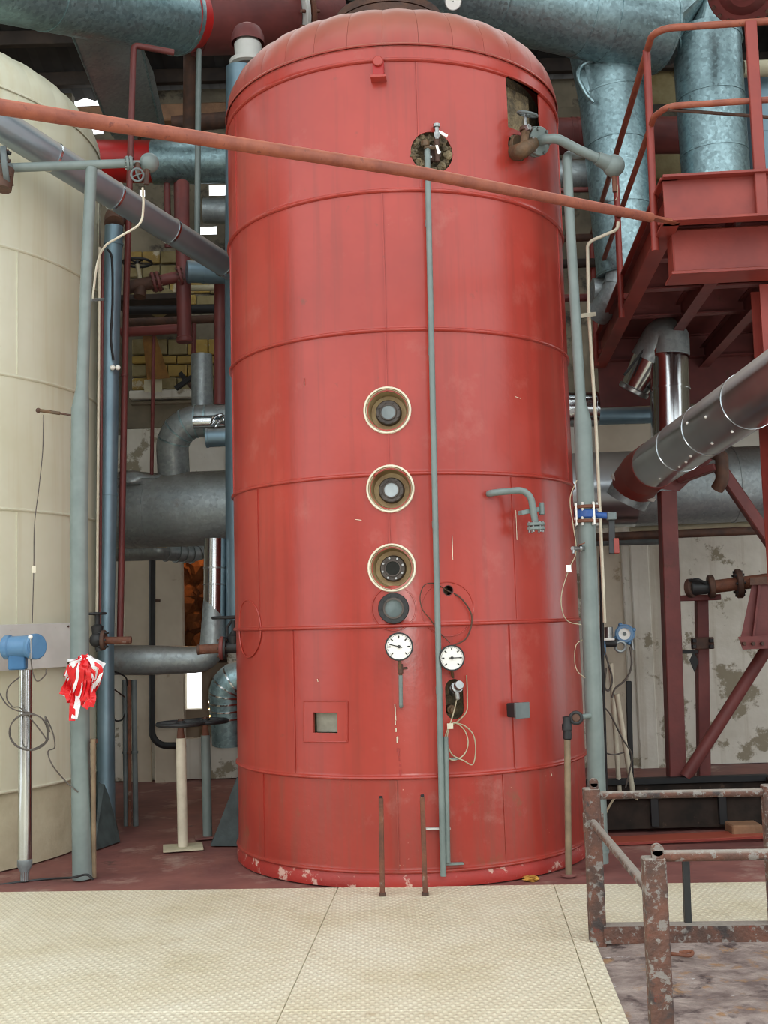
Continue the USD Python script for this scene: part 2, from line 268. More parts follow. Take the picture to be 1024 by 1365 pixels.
def pipe_thing(name, label, cat_, pts, r, mat, br=.1, seg=24, bands=(), band_mat=None, flanges=(), fl_mat=None, group=None, band_w=.02, band_h=.006, part='pipe', n=9, kind=None):
    """A pipe or duct with joint bands (fractions of its path) and flanges; the origin is its lower end"""
    pts = [np.asarray(p, float) for p in pts]; lo = min((pts[0], pts[-1]), key=lambda p: p[2])
    t = Thing(name, label, cat_, lo, group, kind); t.part(part, tube(pts, r, br, seg, n=n), mat)
    P, R = fillet(pts, list(r) if np.ndim(r) else [r]*len(pts), br, n); L = np.r_[0, np.cumsum(np.linalg.norm(np.diff(P, axis=0), axis=1))]
    def here(f):
        s = f*L[-1]; i = min(np.searchsorted(L, s, 'right')-1, len(P)-2); q = (s-L[i])/(L[i+1]-L[i])
        return P[i]+(P[i+1]-P[i])*q, unit(P[i+1]-P[i]), R[i]+(R[i+1]-R[i])*q
    for f in bands:
        c, d, rr = here(f); t.part('joint_band', lathe([(rr*.98, -band_w/2), (rr+band_h, -band_w/2), (rr+band_h, band_w/2), (rr*.98, band_w/2)], c, d, seg), band_mat or mat)
    for f in flanges:
        c, d, rr = here(f); k = t.part('flange', disc(c, d, rr*1.75, .03), fl_mat or mat); t.part('bolt', bolts(c, d, rr*1.42, 8, max(rr*.13, .006), .05), m_steel, k, kind='stuff')
    t.here = here; return t
def wheel(t, P, axis, R, mat, r=None, spokes=4, under=None):
    r = r or R*.09; F = fr(axis); P = np.asarray(P, float)
    k = t.part('handwheel', torus(P, axis, R, r), mat, under)
    sp = [tube([P+unit(axis)*-.0, P+(F[:, 0]*math.cos(a)+F[:, 1]*math.sin(a))*R], r*.65, 0, 6) for a in 2*np.pi*np.arange(spokes)/spokes+.4]
    t.part('spokes', cat(*sp), mat, k if under is None else under); t.part('hub', disc(P, axis, R*.22, r*2.4), mat, k if under is None else under)
    return k
# ------------------------------------------------------------ the setting
E1, E2 = V(.9979, -.065, 0), V(.065, .9979, 0); FO = V(-.36, 7.40, 0)      # the building's axes on the floor
def uv(u, v, z=0.): return FO+u*E1+v*E2+V(0, 0, z)
YAW = math.atan2(E1[1], E1[0]); WY = 12.7
fl = Thing('floor', kind='structure')
def slab(u0, u1, v0, v1, z0, z1, ch=.002): return bx(uv((u0+u1)/2, (v0+v1)/2, (z0+z1)/2), u1-u0, v1-v0, z1-z0, YAW, ch)
gap = .004
rows = [(-1.2, 0), (-2.25, -1.2), (-4.65, -2.25), (-7., -4.65)]
rowsL = [(-2.27, 0), (-4.65, -2.27), (-7., -4.65)]
for us, rw in ((-5., rowsL), (-2.5, rowsL), (0., rowsL)):
    for v0, v1 in rw: fl.part('tread_plate', slab(us+gap/2, us+(2.5 if us < 0 else 1.36)-gap/2, v0+gap/2, v1-gap/2, -.03, .008), m_tread)
for u0, u1, v0, v1 in ((1.36, 2.75, -1.2, 0), (2.75, 5.2, -1.2, 0), (1.36, 1.475, -2.25, -1.2), (1.36, 1.475, -4.65, -2.25), (1.36, 1.475, -7, -4.65)):
    fl.part('tread_plate', slab(u0+gap/2, u1-gap/2, v0+gap/2, v1-gap/2, -.03, .008), m_tread)
fl.part('red_floor_slab', bx((0, 10.1, -.1), 17, 5.8, .2-.02, 0), m_slab)
g = np.stack(np.meshgrid(np.linspace(1.475, 5.2, 90), np.linspace(-7, -1.2, 120), indexing='ij'), -1).reshape(-1, 2)
pz = np.array([uv(a, b) for a, b in g]); hz = meshkit.fbm(np.c_[g*1.7, np.zeros(len(g))], 5, 3)*.05-.03+.03*(meshkit.noise(np.c_[g*4., g[:, :1]], 8)-.5)
pz[:, 2] = np.minimum(hz, .004); idx = np.arange(90*120).reshape(90, 120); qf = np.stack([idx[:-1, :-1], idx[1:, :-1], idx[1:, 1:], idx[:-1, 1:]], -1).reshape(-1, 4)
fl.part('rough_concrete_patch', trimesh.Trimesh(pz, np.vstack([qf[:, [0, 1, 2]], qf[:, [0, 2, 3]]]), process=False), m_conc, smooth=True)
fl.part('yard', bx((0, -6, -.25), 40, 14, .3), m_conc)
for sx in (-1, 1): fl.part('side_yard', bx((sx*17.5, 9, -.25), 17.6, 16, .3), m_yard)
fl.part('outside_yard', bx((0, 26, -.3), 60, 20, .3), m_yard)

# back wall with daylight openings (each at its own place in the wall plane Y = WY)
def wxz(px, py, Y=WY): p = at(px, py, Y); return p[0], p[2]
def rect(x0, y0, x1, y1, Y=WY):
    a, b = wxz(x0, y1, Y), wxz(x1, y0, Y); return sbox(min(a[0], b[0]), min(a[1], b[1]), max(a[0], b[0]), max(a[1], b[1]))
wl = Thing('wall_back', kind='structure')
holes = [rect(209, 141, 246, 152), rect(277, 241, 302, 261), rect(262, 297, 289, 313), rect(184, 248, 193, 262), rect(243, 690, 300, 985), rect(96, 112, 137, 180), rect(268, 140, 275, 148)]
full = sbox(-9, 0, 9, 7.9)
wallp = full.difference(unary_union(holes))
wm = trimesh.creation.extrude_polygon(wallp, .12, engine='earcut')
Tm = np.array([[1, 0, 0, 0], [0, 0, -1, WY+.12], [0, 1, 0, 0], [0, 0, 0, 1.]]); wm.apply_transform(Tm)
up = trimesh.intersections.slice_mesh_plane(wm, [0, 0, 1], [0, 0, 3.85]); lo = trimesh.intersections.slice_mesh_plane(wm, [0, 0, -1], [0, 0, 3.85])
wl.part('upper_wall', up, m_walldk, smooth=False); wl.part('lower_wall', lo, m_wall, smooth=False)
def wbox(x0, y0, x1, y1, th, mat, name, Y=WY, lab=None):
    a, b = at(x0, y1, Y-th/2), at(x1, y0, Y-th/2); return wl.part(name, bx(((a[0]+b[0])/2, Y-th/2, (a[2]+b[2])/2), abs(b[0]-a[0]), th, abs(b[2]-a[2]), 0, .01), mat, label=lab)
# ochre masonry on the left, built block by block
k = 0
ys = [452, 474, 486, 503, 521]
for r in range(len(ys)-1):
    xs = [176, 212, 236, 262, 300] if r % 2 else [176, 196, 224, 250, 278, 300]
    for i in range(len(xs)-1):
        wbox(xs[i]+.6, ys[r]+.6, xs[i+1]-.6, ys[r+1]-.6, .05+.03*random.random(), m_ochre if random.random() < .65 else m_ochreg, 'block'); k += 1
for y0, y1 in ((335, 352), (353, 371), (372, 392), (393, 408)):
    xs = [168, 190, 214, 236, 262, 300] if (y0 % 2) else [168, 202, 226, 250, 280, 300]
    for i in range(len(xs)-1): wbox(xs[i]+.5, y0+.5, xs[i+1]-.5, y1-.5, .03+.04*random.random(), m_ochreg if random.random() < .7 else m_ochre, 'block')
wbox(174, 520, 256, 533, .16, m_wall, 'ledge'); wbox(174, 534, 256, 540, .10, m_walldk, 'ledge')
wbox(208, 735, 243.5, 1046, .14, m_pillar, 'pilaster')
wbox(167, 742, 200, 1046, .05, m_pillar, 'plaster_panel'); wbox(164, 571, 221, 648, .05, m_wall, 'plaster_panel')
wbox(843, 725, 851, 1050, .08, m_wall, 'batten'); wbox(854, 725, 862, 1050, .12, m_wall, 'batten'); wbox(874, 725, 881, 1050, .10, m_wall, 'batten')
wbox(795, 565, 872, 606, .06, m_pillar, 'plaster_panel'); wbox(800, 725, 842, 1050, .03, m_pillar, 'plaster_panel')
wbox(740, 140, 930, 172, .12, m_walldk, 'ledge'); wbox(868, 95, 916, 240, .10, m_ochreg, 'pilaster')
# unseen side walls, added to block stray light, and roof of the open-fronted bay
for sx, nm in ((-1, 'added_wall_left'), (1, 'added_wall_right')):
    t = Thing(nm, kind='structure'); 
    for y0, y1, z0, z1 in ((5.4, 9.6, 0, 8.2), (12.2, 13, 0, 8.2), (9.6, 12.2, 3.6, 8.2), (9.6, 12.2, 0, .1)): t.part('wall_panel', bx((sx*8.2, (y0+y1)/2, (z0+z1)/2), .3, y1-y0, z1-z0), m_walldk)  # openings towards the back are added to let side daylight in
rf = Thing('ceiling', kind='structure')
def roofz(y): return 7.95+.3*(WY+.2-y)
n = 150; xs = np.linspace(-8.6, 8.6, n)
for ya, yb in ((12.95, 11.0), (9.3, 5.6)):                     # unseen roof gap added between the slopes to light the pipes from above
    rv = np.array([(x, y, roofz(y)+(.02 if i % 2 else -.02)) for y in (ya, yb) for i, x in enumerate(xs)]); idx = np.arange(2*n).reshape(2, n); qf = np.stack([idx[:-1, :-1], idx[1:, :-1], idx[1:, 1:], idx[:-1, 1:]], -1).reshape(-1, 4)
    qq = np.vstack([qf, qf[:, ::-1]+2*n]); rf.part('corrugated_sheeting', trimesh.Trimesh(np.vstack([rv, rv+V(0, 0, .03)]), np.vstack([qq[:, [0, 1, 2]], qq[:, [0, 2, 3]]]), process=False), m_roof, smooth=False)
for y in (12.5, 11.9, 11.2, 10.2, 9.2, 8.5, 7.5, 6.5, 5.8): rf.part('purlin', bx((0, y, roofz(y)-.11), 17, .09, .16), m_dark)
for x in (-6.2, -2.6, 1., 4.6, 8.): rf.part('rafter', bar((x, 12.65, roofz(12.65)-.3), (x, 5.7, roofz(5.7)-.3), .16, .22), m_dark)
wl.part('wall_plate_beam', bx((-2.7, WY-.1, 7.55), 3.4, .2, .2), m_wood)
# the room behind the gap in the wall: warm lamp, heap of rubble
Yr = 15.2
rr_ = sbox(-4.2, 0, -.6, 4.6).difference(rect(246, 896, 269, 946, Yr)); w2 = trimesh.creation.extrude_polygon(rr_, .2, engine='earcut')
T2 = Tm.copy(); T2[1, 3] = Yr+.2; w2.apply_transform(T2)
for nm, ml in (('wall_rear', ((w2, m_pillar),)), ('floor_rear', ((bx((-2.4, 14.1, -.05), 3.6, 2.3, .1), m_slab),)), ('ceiling_rear', ((bx((-2.4, 14.1, 4.65), 3.8, 2.6, .12), m_roof),)), ('wall_rear_left', ((bx((-4.25, 14.1, 2.3), .12, 2.2, 4.6), m_pillar),)), ('wall_rear_right', ((bx((-.55, 14.1, 2.3), .12, 2.2, 4.6), m_pillar),))):
    bk = Thing(nm, kind='structure')
    for m, mm in ml: bk.part('panel', m, mm, smooth=False)
# unseen wall added behind the camera, its doorway and windows shaping light and reflections
wf = Thing('added_wall_front', kind='structure')
pf_ = sbox(-14, 0, 14, 4.6).difference(unary_union([sbox(4.3, 0, 6.5, 4.2), sbox(-6.5, 1.6, -3.2, 4.0), sbox(-1.2, 2.4, .6, 4.0), sbox(9, 1.6, 12, 4.)])); w3 = trimesh.creation.extrude_polygon(pf_, .3, engine='earcut'); T3 = Tm.copy(); T3[1, 3] = -5.7; w3.apply_transform(T3); wf.part('wall_panel', w3, m_walldk, smooth=False)
a = at(257, 855, 14.6); 
rub = Thing('rubble_heap', 'heap of orange-brown rubble on a dark bench in the gap behind the shiny elbow pipe', 'rubble', (a[0], 14.6, 0), kind='stuff')
st = []
for i in range(70):
    s = random.uniform(.10, .24); m = trimesh.creation.icosphere(1, s); m.vertices *= rng.uniform(.75, 1.15, (len(m.vertices), 3)); h = random.random()
    m.apply_translation((a[0]+random.uniform(-.6, .6)*(1-.35*h), 14.7+random.uniform(-.25, .35)*(1-.5*h), a[2]-.05+h*1.0)); st.append(m)
rub.part('rubble', cat(*st), m_earth, smooth=False, kind='stuff')
rub.part('bench', bx((-2.4, 14.7, a[2]-.22), 3.5, .8, .1), m_dark)
lp = Thing('work_lamp', 'warm work lamp glowing in the gap behind the big duct', 'lamp', at(262, 690, 14.2))
P = at(262, 690, 14.2); lp.part('lamp_hood', lathe([(.02, .16), (.05, .15), (.13, .02), (.12, .02), (.045, .135), (.02, .14)], P), m_black)
m_bulb = usdkit.material(stage, '/World/Looks/warm_bulb', {'e': ('emission', {'color': (1., .48, .16), 'strength': 260.})}, [], surface='e.emission')
lp.part('bulb', ball(P+V(0, 0, .03), .05, 2), m_bulb); lp.part('rod', tube([P+V(0, 0, .15), V(P[0], P[1], 4.6)], .01, 0, 8), m_black)

# ------------------------------------------------------------ the red vessel
tk = Thing('storage_tank', 'tall round red-painted vessel of lapped metal sheets standing in the middle', 'tank', (TX, TY, 0))
def ang(px, py): p = ta(px, py); return math.atan2(p[1]-TY, p[0]-TX)
def shell(a0, a1, pts):
    """solid of the closed profile pts (radius, height) turned from angle a0 to a1"""
    d = math.degrees(a1-a0); cs = m3.CrossSection([np.array(pts)]); ns = max(int(300), 8)
    m = cs.revolve(ns, d); return m.rotate((0, 0, math.degrees(a0))).translate((TX, TY, 0))
def course(z0, z1, dr):
    r = TR+dr; return [(r-.012, z0-.012), (r+.004, z0-.012), (r+.013, z0-.006), (r+.015, z0), (r+.013, z0+.007), (r+.004, z0+.014), (r, z0+.03), (r-.004, z1), (r-.012, z1)]
zs = [.10, .686, 1.652, 2.64, 3.601, 4.552, 5.464]
seams = {0: [(352, 1090), (530, 1100), (673, 1100)], 1: [(392, 920), (683, 930)], 2: [(352, 760), (688, 750), (600, 740)], 3: [(519, 590), (360, 560), (700, 560)], 4: [(516, 480), (640, 400)], 5: [(562, 300), (400, 350)]}
seams[2] = [(519, 700), (686, 750), (345, 760)]; seams[3] = [(517, 560)]; seams[4] = [(516, 485), (690, 400), (345, 420)][:1]; seams[5] = [(561, 275), (615, 290)][:1]; 
CUT = []                                                       # holes through the cladding
def cut_cyl(px, py, r, depth=.3):
    P = ta(px, py); nrm = tnorm(P); m = trimesh.creation.cylinder(r, depth, sections=40); m = put(m, P, nrm); CUT.append((P, m)); return P, nrm
def to_m3(m): return m3.Manifold(m3.Mesh(np.array(m.vertices, np.float32), np.array(m.faces, np.uint32)))
ports = [(516.5, 547), (520.5, 651.5), (522.5, 757)]
PR = [cut_cyl(x, y, .128) for x, y in ports]
P4 = cut_cyl(525, 811, .098)
PH = cut_cyl(576, 203, .145); PV = cut_cyl(690, 197, .095); PS = cut_cyl(597.5, 787, .030)
def cut_box(x0, y0, x1, y1, ch=0):
    P = ta((x0+x1)/2, (y0+y1)/2); nrm = tnorm(P); side = np.cross(Z, nrm); w = abs((ta(x1, (y0+y1)/2)-ta(x0, (y0+y1)/2))@side); h = abs(ta((x0+x1)/2, y0)[2]-ta((x0+x1)/2, y1)[2])
    m = put(trimesh.creation.box((w, h, .36)), P, nrm); CUT.append((P, m)); return P, nrm, w, h
BW = cut_box(418, 950, 450, 977); BT = cut_box(680, 113, 721, 178)
sl = ta(606, 932); sn = tnorm(sl); hs = abs(ta(606, 906)[2]-ta(606, 960)[2])/2
stad = Point(0, -hs+.06).buffer(.06).union(Point(0, hs-.06).buffer(.06)).convex_hull
sm = trimesh.creation.extrude_polygon(stad, .36, engine='earcut'); sm.apply_translation((0, 0, -.18)); CUT.append((sl, put(sm, sl, sn)))
cutM = [(P, to_m3(m)) for P, m in CUT]
tops = zs[1:]+[5.58]
for ci, z0 in enumerate(zs[:-1]):
    z1 = zs[ci+1]; vis = sorted(ang(*s) for s in seams[ci])
    a_s = list(vis); gapmax = math.radians(80)
    ext = []
    for i in range(len(a_s)):
        a, b = a_s[i], (a_s[i+1] if i+1 < len(a_s) else a_s[0]+2*math.pi); kk = max(1, math.ceil((b-a)/gapmax-.2)) if b-a > math.radians(100) else 1
        if len(a_s) == 1: kk = 5
        ext += [a+(b-a)*j/kk for j in range(kk)]
    ext.append(ext[0]+2*math.pi)
    for j in range(len(ext)-1):
        a0, a1 = ext[j], ext[j+1]; dr = .0022*((j % 2)) 
        m = shell(a0, a1+.004, course(z0, z1+.0, dr))
        # welted edge along the upright seam
        ws = [(TR+dr-.004, z0+.016), (TR+dr+.006, z0+.016), (TR+dr+.005, z1-.016), (TR+dr-.004, z1-.016)]; m = m+shell(a0-.0035, a0+.0035, ws)
        for P, c in cutM:
            if z0-.4 < P[2] < z1+.4: m = m-c
        tk.part('cladding_sheet', m, m_tank0 if ci == 0 else m_tank, smooth=25)
# foot ring, chipped
tk.part('foot_ring', shell(0, 2*math.pi-1e-4, [(TR-.1, 0), (TR+.012, 0), (TR+.014, .02), (TR+.012, .055), (TR+.004, .07), (TR+.002, .088), (TR-.1, .088)]), m_tankfoot, smooth=25)
band = shell(0, 2*math.pi-1e-4, course(5.464, 5.575, 0))
for P, c in cutM[-3:]+[cutM[8]]: band = band-c
tk.part('shoulder_band', band, m_tank, smooth=25)
# shoulder of 33 gores and the crown
RHO = .40; NG = 33; arc = [(TR-RHO+RHO*math.cos(t), 5.585+RHO*math.sin(t)) for t in np.linspace(0, math.radians(80), 9)]; arc = [(TR+.012, 5.566), (TR+.016, 5.574), (TR+.012, 5.583)]+arc
a00 = ang(509.6, 40)
for gI in range(NG):
    ps = []; na = 4
    for r_, z_ in arc:
        for q in range(na+1):
            a = a00+2*math.pi*(gI+.993*q/na)/NG; lift = .008*math.sin(math.pi*q/na) if z_ > 5.6 else 0.; ps.append((TX+(r_*.9985+lift)*math.cos(a), TY+(r_*.9985+lift)*math.sin(a), z_+lift*.6))
    inner = [(x-(x-TX)*.012, y-(y-TY)*.012, z_-.01) for x, y, z_ in ps]; k0 = len(ps); f = []
    R_ = len(arc)
    for i in range(R_-1):
        for q in range(na):
            p = i*(na+1)+q; f += [(p, p+1, p+na+2), (p, p+na+2, p+na+1), (k0+p+1, k0+p, k0+p+na+2), (k0+p+na+2, k0+p, k0+p+na+1)]
    for i in range(R_-1):
        for q in (0, na): p = i*(na+1)+q; f += [(p, p+na+1, k0+p+na+1), (p, k0+p+na+1, k0+p)] if q == 0 else [(p+na+1, p, k0+p+na+1), (p, k0+p, k0+p+na+1)]
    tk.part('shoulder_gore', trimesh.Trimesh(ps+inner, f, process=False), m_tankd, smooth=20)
rt, zt = arc[-1]
tk.part('crown', lathe([(0, zt+.17), (.3, zt+.16), (.7, zt+.07), (rt, zt-.002), (rt, zt-.03), (0, zt+.1)], (TX, TY, 0), Z, 96), m_tank)
nk = tk.part('neck', lathe([(.33, zt), (.33, 6.30), (.43, 6.30), (.43, 6.36), (.34, 6.36), (.34, 6.37), (.43, 6.37), (.43, 6.43), (.2, 6.43), (.2, 6.9), (0, 6.9)], (TX, TY, 0), Z, 48), m_brown, label='dark flanged neck on the crown')
tk.part('bolt', bolts((TX, TY, 6.365), Z, .395, 20, .014, .19), m_black, nk, kind='stuff')
tk.part('lagged_vessel_wall', lathe([(TR-.14, .06), (TR-.14, 5.56)], (TX, TY, 0), Z, 120), m_insul)
# sight ports
for i, (P, nr) in enumerate(PR):
    F = P
    k = tk.part('port_rim', lathe([(.130, -.02), (.140, .008), (.146, .018), (.153, .018), (.158, .010), (.156, -.02)], P, nr, 56), m_creamr, label='cream rim of a sight port')
    tk.part('funnel', lathe([(.143, .016), (.138, .002), (.128, -.015), (.116, -.115), (.06, -.116)], P, nr, 56), m_tan, k)
    tk.part('flange', lathe([(.05, -.07), (.078, -.07), (.083, -.075), (.087, -.112), (.087, -.116)], P, nr, 40), m_flange, k)
    tk.part('sight_glass', disc(P-nr*.078, nr, .052, .016, .003, 40), (m_glass, m_glassl, m_glassd)[i], k)
    tk.part('retaining_ring', annulus(P-nr*.068, nr, .046, .056, .012), m_flange, k)
    tk.part('bolt', bolts(P-nr*.066, nr, .069, 8, .0075, .012, .3), m_steel if i == 2 else m_flange, k, kind='stuff')
P, nr = P4
k = tk.part('port_collar', lathe([(.075, -.1), (.098, -.02), (.1, .022), (.096, .028), (.066, .028), (.06, .02), (.06, -.02)], P, nr, 48), m_black, label='black flush sight port below the third cream one')
tk.part('sight_glass', disc(P+nr*.012, nr, .061, .016, .003, 40), m_glass, k); tk.part('retaining_ring', annulus(P+nr*.024, nr, .056, .07, .014), m_flange, k)
tk.part('bolt', bolts(P+nr*.03, nr, .083, 10, .008, .01), m_black, k, kind='stuff')
def patch_ring(P, nr, ro, w, name, mat, flat=1., n_=72, h=.006):
    """a narrow raised welt following the curved sheet around P"""
    pts = []
    for t in np.linspace(0, 2*np.pi, n_+1):
        u, z = ro*math.cos(t), ro*flat*math.sin(t); a = math.atan2(P[1]-TY, P[0]-TX)+u/TR; pts.append((TX+(TR+.003)*math.cos(a), TY+(TR+.003)*math.sin(a), P[2]+z))
    return tk.part(name, tube(pts, w, 0, 6, False), mat)
patch_ring(P, nr, .142, .0045, 'patch_edge', m_tank)
patch_ring(ta(597, 812), None, .175, .003, 'patch_edge', m_tank)
# plate frames and fittings of the cladding
def curved_plate(px0, py0, px1, py1, hole=None, off=.006, th=.006):
    a0, a1 = ang(px0, (py0+py1)/2), ang(px1, (py0+py1)/2); zb, zt_ = ta((px0+px1)/2, py1)[2], ta((px0+px1)/2, py0)[2]
    return shell(min(a0, a1), max(a0, a1), [(TR-.003, zb), (TR+off, zb), (TR+off, zt_), (TR-.003, zt_)])
P, nr, w, h = BW
k = tk.part('hatch_frame', curved_plate(405, 935, 463, 989)-cutM[7][1], m_tank, label='square raised frame around the small hatch')
sd = np.cross(Z, nr); Fr = np.stack([sd, Z, nr], 1)
tk.part('hatch_pane', put(cbox(w*.98, h*.98, .012), P-nr*.045, nr), m_hatch, k, label='grey cover inside the hatch')
wl_ = .008
for sgn, a, b in ((0, (405, 935), (463, 935)), (0, (405, 989), (463, 989)), (0, (405, 935), (405, 989)), (0, (463, 935), (463, 989))):
    pp = [ta(a[0]+(b[0]-a[0])*q, a[1]+(b[1]-a[1])*q, .006) for q in np.linspace(0, 1, 7)]; tk.part('frame_welt', tube(pp, .004, 0, 6), m_tank, k)
P, nr, w, h = BT
tk.part('cutout_lagging', put(cbox(w*1.02, h*1.02, .02), P-nr*.12, nr), m_insul)
# dark square stub, lifting lug, tube through the cladding
P = ta(684, 946); nr = tnorm(P); k = tk.part('square_stub', put(cbox(.10, .09, .16, .006), P+nr*.02, nr), m_black, label='dark square stub low on the right of the front')
tk.part('stub_cap', put(cbox(.112, .102, .02), P+nr*.095, nr), m_greyd, k); 
P = ta(505, 96); nr = tnorm(P); k = tk.part('lifting_lug', put(cbox(.075, .13, .05, .006), P+nr*.02, nr), m_bright, label='red lifting lug under the shoulder'); tk.part('lug_plate', put(cbox(.105, .02, .09), P+nr*.03-Z*.06, nr), m_tank, k)
tk.part('bolt', disc(P+nr*.05+Z*.05, nr, .035, .03), m_tank, k)
P = ta(597.5, 787); nr = tnorm(P); tk.part('hole_sleeve', lathe([(.027, -.1), (.031, .004), (.034, .004)], P, nr, 24), m_black)
# oval reinforcing patch at the left side and the drips of primer
patch_ring(ta(331, 838), None, .20, .006, 'oval_patch_edge', m_tank, 1.0)
for i in range(12):
    y = 941+i*8+rng.uniform(-3, 3); x = 526+(y-941)*.085+rng.uniform(-.8, .8); P = ta(x, y); tk.part('primer_drip', put(cbox(rng.uniform(.004, .011), rng.uniform(.015, .055), .003, .001), P+tnorm(P)*.004, tnorm(P)), m_plate if i < 7 else m_tankfoot)
for x, y, L, rot in ((406, 509, .05, 0), (478, 693, .045, 1.4), (690, 530, .05, 1.4), (735, 1033, .02, 0.3), (583, 820, .03, .4), (424, 907, .02, .3), (688, 700, .2, 0), (687, 760, .3, 0), (603, 730, .16, 0)):
    P = ta(x, y); nr = tnorm(P); m = cbox(.004, L, .003, .0008); m.apply_transform(trimesh.transformations.rotation_matrix(rot, [0, 0, 1])); tk.part('paint_scuff', put(m, P+nr*.003, nr), m_creamr)
# ------------------------------------------------------------ fittings on the front of the red vessel
def shade_gauge(px, py, wpx, label, off, needle, tail, pipe_px):
    P = ta(px, py, off); nr = unit(unit(CAM-P)*.5+tnorm(P)); R = rad(wpx, P[1]); t = Thing('pressure_gauge', label, 'gauge', P, 'dial gauges on the red vessel')
    c = t.part('case', lathe([(0, -.045), (R*.9, -.045), (R, -.035), (R*1.03, .0), (R*1.03, .012), (R*.97, .016), (R*.94, .008), (0, .008)], P, nr, 48), m_steel)
    d = t.part('dial', disc(P+nr*.0105, nr, R*.945, .005, .0005, 48), m_white); t.part('bezel', annulus(P+nr*.012, nr, R*.93, R*1.04, .012, 48), m_black, c)
    sd = unit(np.cross(Z, nr)); up_ = np.cross(nr, sd); q = P+nr*.015
    for k in range(7):
        a = math.radians(225-45*k); v = sd*math.cos(a)+up_*math.sin(a); t.part('scale_mark', bar(q+v*R*.62, q+v*R*.80, .008, .002, nr), m_ink, d)
    mm = [bar(q+(sd*math.cos(a)+up_*math.sin(a))*R*.82, q+(sd*math.cos(a)+up_*math.sin(a))*R*.88, .002, .001, nr, .0002) for a in np.radians(np.linspace(-45, 225, 41))]
    t.part('fine_scale', cat(*mm), m_ink, d, kind='stuff')
    v = sd*math.cos(math.radians(needle))+up_*math.sin(math.radians(needle)); t.part('needle', bar(q-v*R*.25+nr*.003, q+v*R*.72+nr*.003, .006, .002, nr), m_ink); t.part('needle_hub', disc(q+nr*.005, nr, R*.12, .008), m_ink)
    return t, P, nr, R, up_
t, P, nr, R, up_ = shade_gauge(532, 862, 35, 'round white dial gauge on a brass cock, directly below the black sight port', .10, 165, 1, None)
a = P-up_*R*1.0-nr*.02; b = ta(534, 900, .06); c = ta(534.5, 942, .045)
k = t.part('stem', tube([a+up_*.02, V(b[0], b[1], b[2])], .011, 0, 12), m_brass); t.part('cock_body', disc(V(b[0], b[1], b[2]+.04), Z, .018, .06), m_brown, k); t.part('cock_handle', tube([V(b[0], b[1], b[2]+.04), V(b[0]+.045, b[1]-.01, b[2]+.045)], .008, 0, 8), m_brown, k)
t.part('siphon_pipe', tube([b, c, c+tnorm(c)*-.06], [.013, .013, .013], .02, 12), m_grey)
t, P, nr, R, up_ = shade_gauge(602, 877, 32, 'round white dial gauge right of the grey conduit, above the slot in the cladding', .07, 0, 1, None)
t.part('stem', tube([P-up_*R*.9-nr*.02, ta(604, 905, -.02)], .010, 0, 10), m_brass)
t.part('capillary', wire([P+up_*R*.8+sd_ if False else P+up_*R*.9, ta(622, 850, .02), ta(629, 822, .02), ta(615, 798, .02), ta(598, 788, -.02)], .005), m_brown)
w = Thing('capillary_tube', 'thin dark tube looping behind the conduit above the right-hand dial gauge', 'tube', ta(585, 830))
w.part('tube', wire([ta(599, 789, .0), ta(580, 778, .02), ta(566, 780, .03), ta(560, 795, .03), ta(563, 812, .03), ta(573, 825, .02), ta(585, 842, .02), ta(600, 857, .03)], .0035), m_brown)
# the grey conduit
def cx(y): return float(np.interp(y, [200, 240, 440, 640, 830, 985, 1165], [569, 569, 572, 577, 582, 588, 591]))
A, B = ta(569, 205, .03), ta(591, 1168, .06); A2 = V(A[0], A[1], A[2])
cd = Thing('conduit', 'long thin grey conduit running straight down the front of the red vessel', 'conduit', B)
P0 = ta(572, 440, .055); cd.part('pipe', tube([ta(570, 196, -.03), ta(569.5, 203, .05), V(B[0], B[1], B[2])], .0195, .03, 14), m_grey)
C1, C2 = ta(592+2, 982, .05), ta(599-2, 1150, .05); cd.part('pipe', tube([C1, C2], .017, 0, 14), m_grey)
for y, x0, x1, mt_ in ((1012, 590, 612, m_grey), (1105, 568, 600, m_panel), (1152, 592, 618, m_grey)):
    p, q = ta(x0, y, .02), ta(x1, y-1, .02); cd.part('bracket', bar(p, q, .035, .012, Z), mt_)
for y in (300, 470, 700, 920): p = V(*(A2+(B-A2)*((A2[2]-ta(572, y)[2])/(A2[2]-B[2])))); cd.part('coupling', disc(p, Z, .0215, .05), m_grey)
# fittings in the round hole
P = PH[0]; nr = PH[1]; sd = np.cross(Z, nr)
v = Thing('sampling_valve', 'small valve fittings packed in the jagged round hole at the top of the conduit', 'valve', P)
k = v.part('nozzle', lathe([(.03, -.13), (.03, -.03), (.055, -.03), (.055, -.005), (0, -.005)], P+sd*.01, nr, 24), m_brown); v.part('bolt', bolts(P+sd*.01, nr, .043, 6, .008, .03), m_steel, k, kind='stuff')
v.part('body', tube([P+sd*.03+nr*.02-Z*.07, P+sd*.03+nr*.02+Z*.12], .018, 0, 12), m_brown); k = v.part('tee', tube([P+sd*.03+nr*.02+Z*.02, P-sd*.06+nr*.03+Z*.02], .013, 0, 10), m_brass)
v.part('bonnet', lathe([(.012, .08), (.022, .1), (.022, .125), (.014, .13), (.014, .16), (.024, .165), (.024, .185), (0, .19)], P+sd*.03+nr*.03, Z, 10), m_steel)
v.part('lever', bar(P+sd*.04+nr*.04+Z*.13, P+sd*.10+nr*.04+Z*.10, .02, .008, nr), m_white); v.part('tag', bar(P+sd*.02+nr*.05+Z*.03, P+sd*.035+nr*.05-Z*.03, .018, .004, nr), m_white)
v.part('union_nut', disc(P-sd*.05+nr*.02+Z*.05, Z, .028, .04, seg=6), m_brass)
rag = []
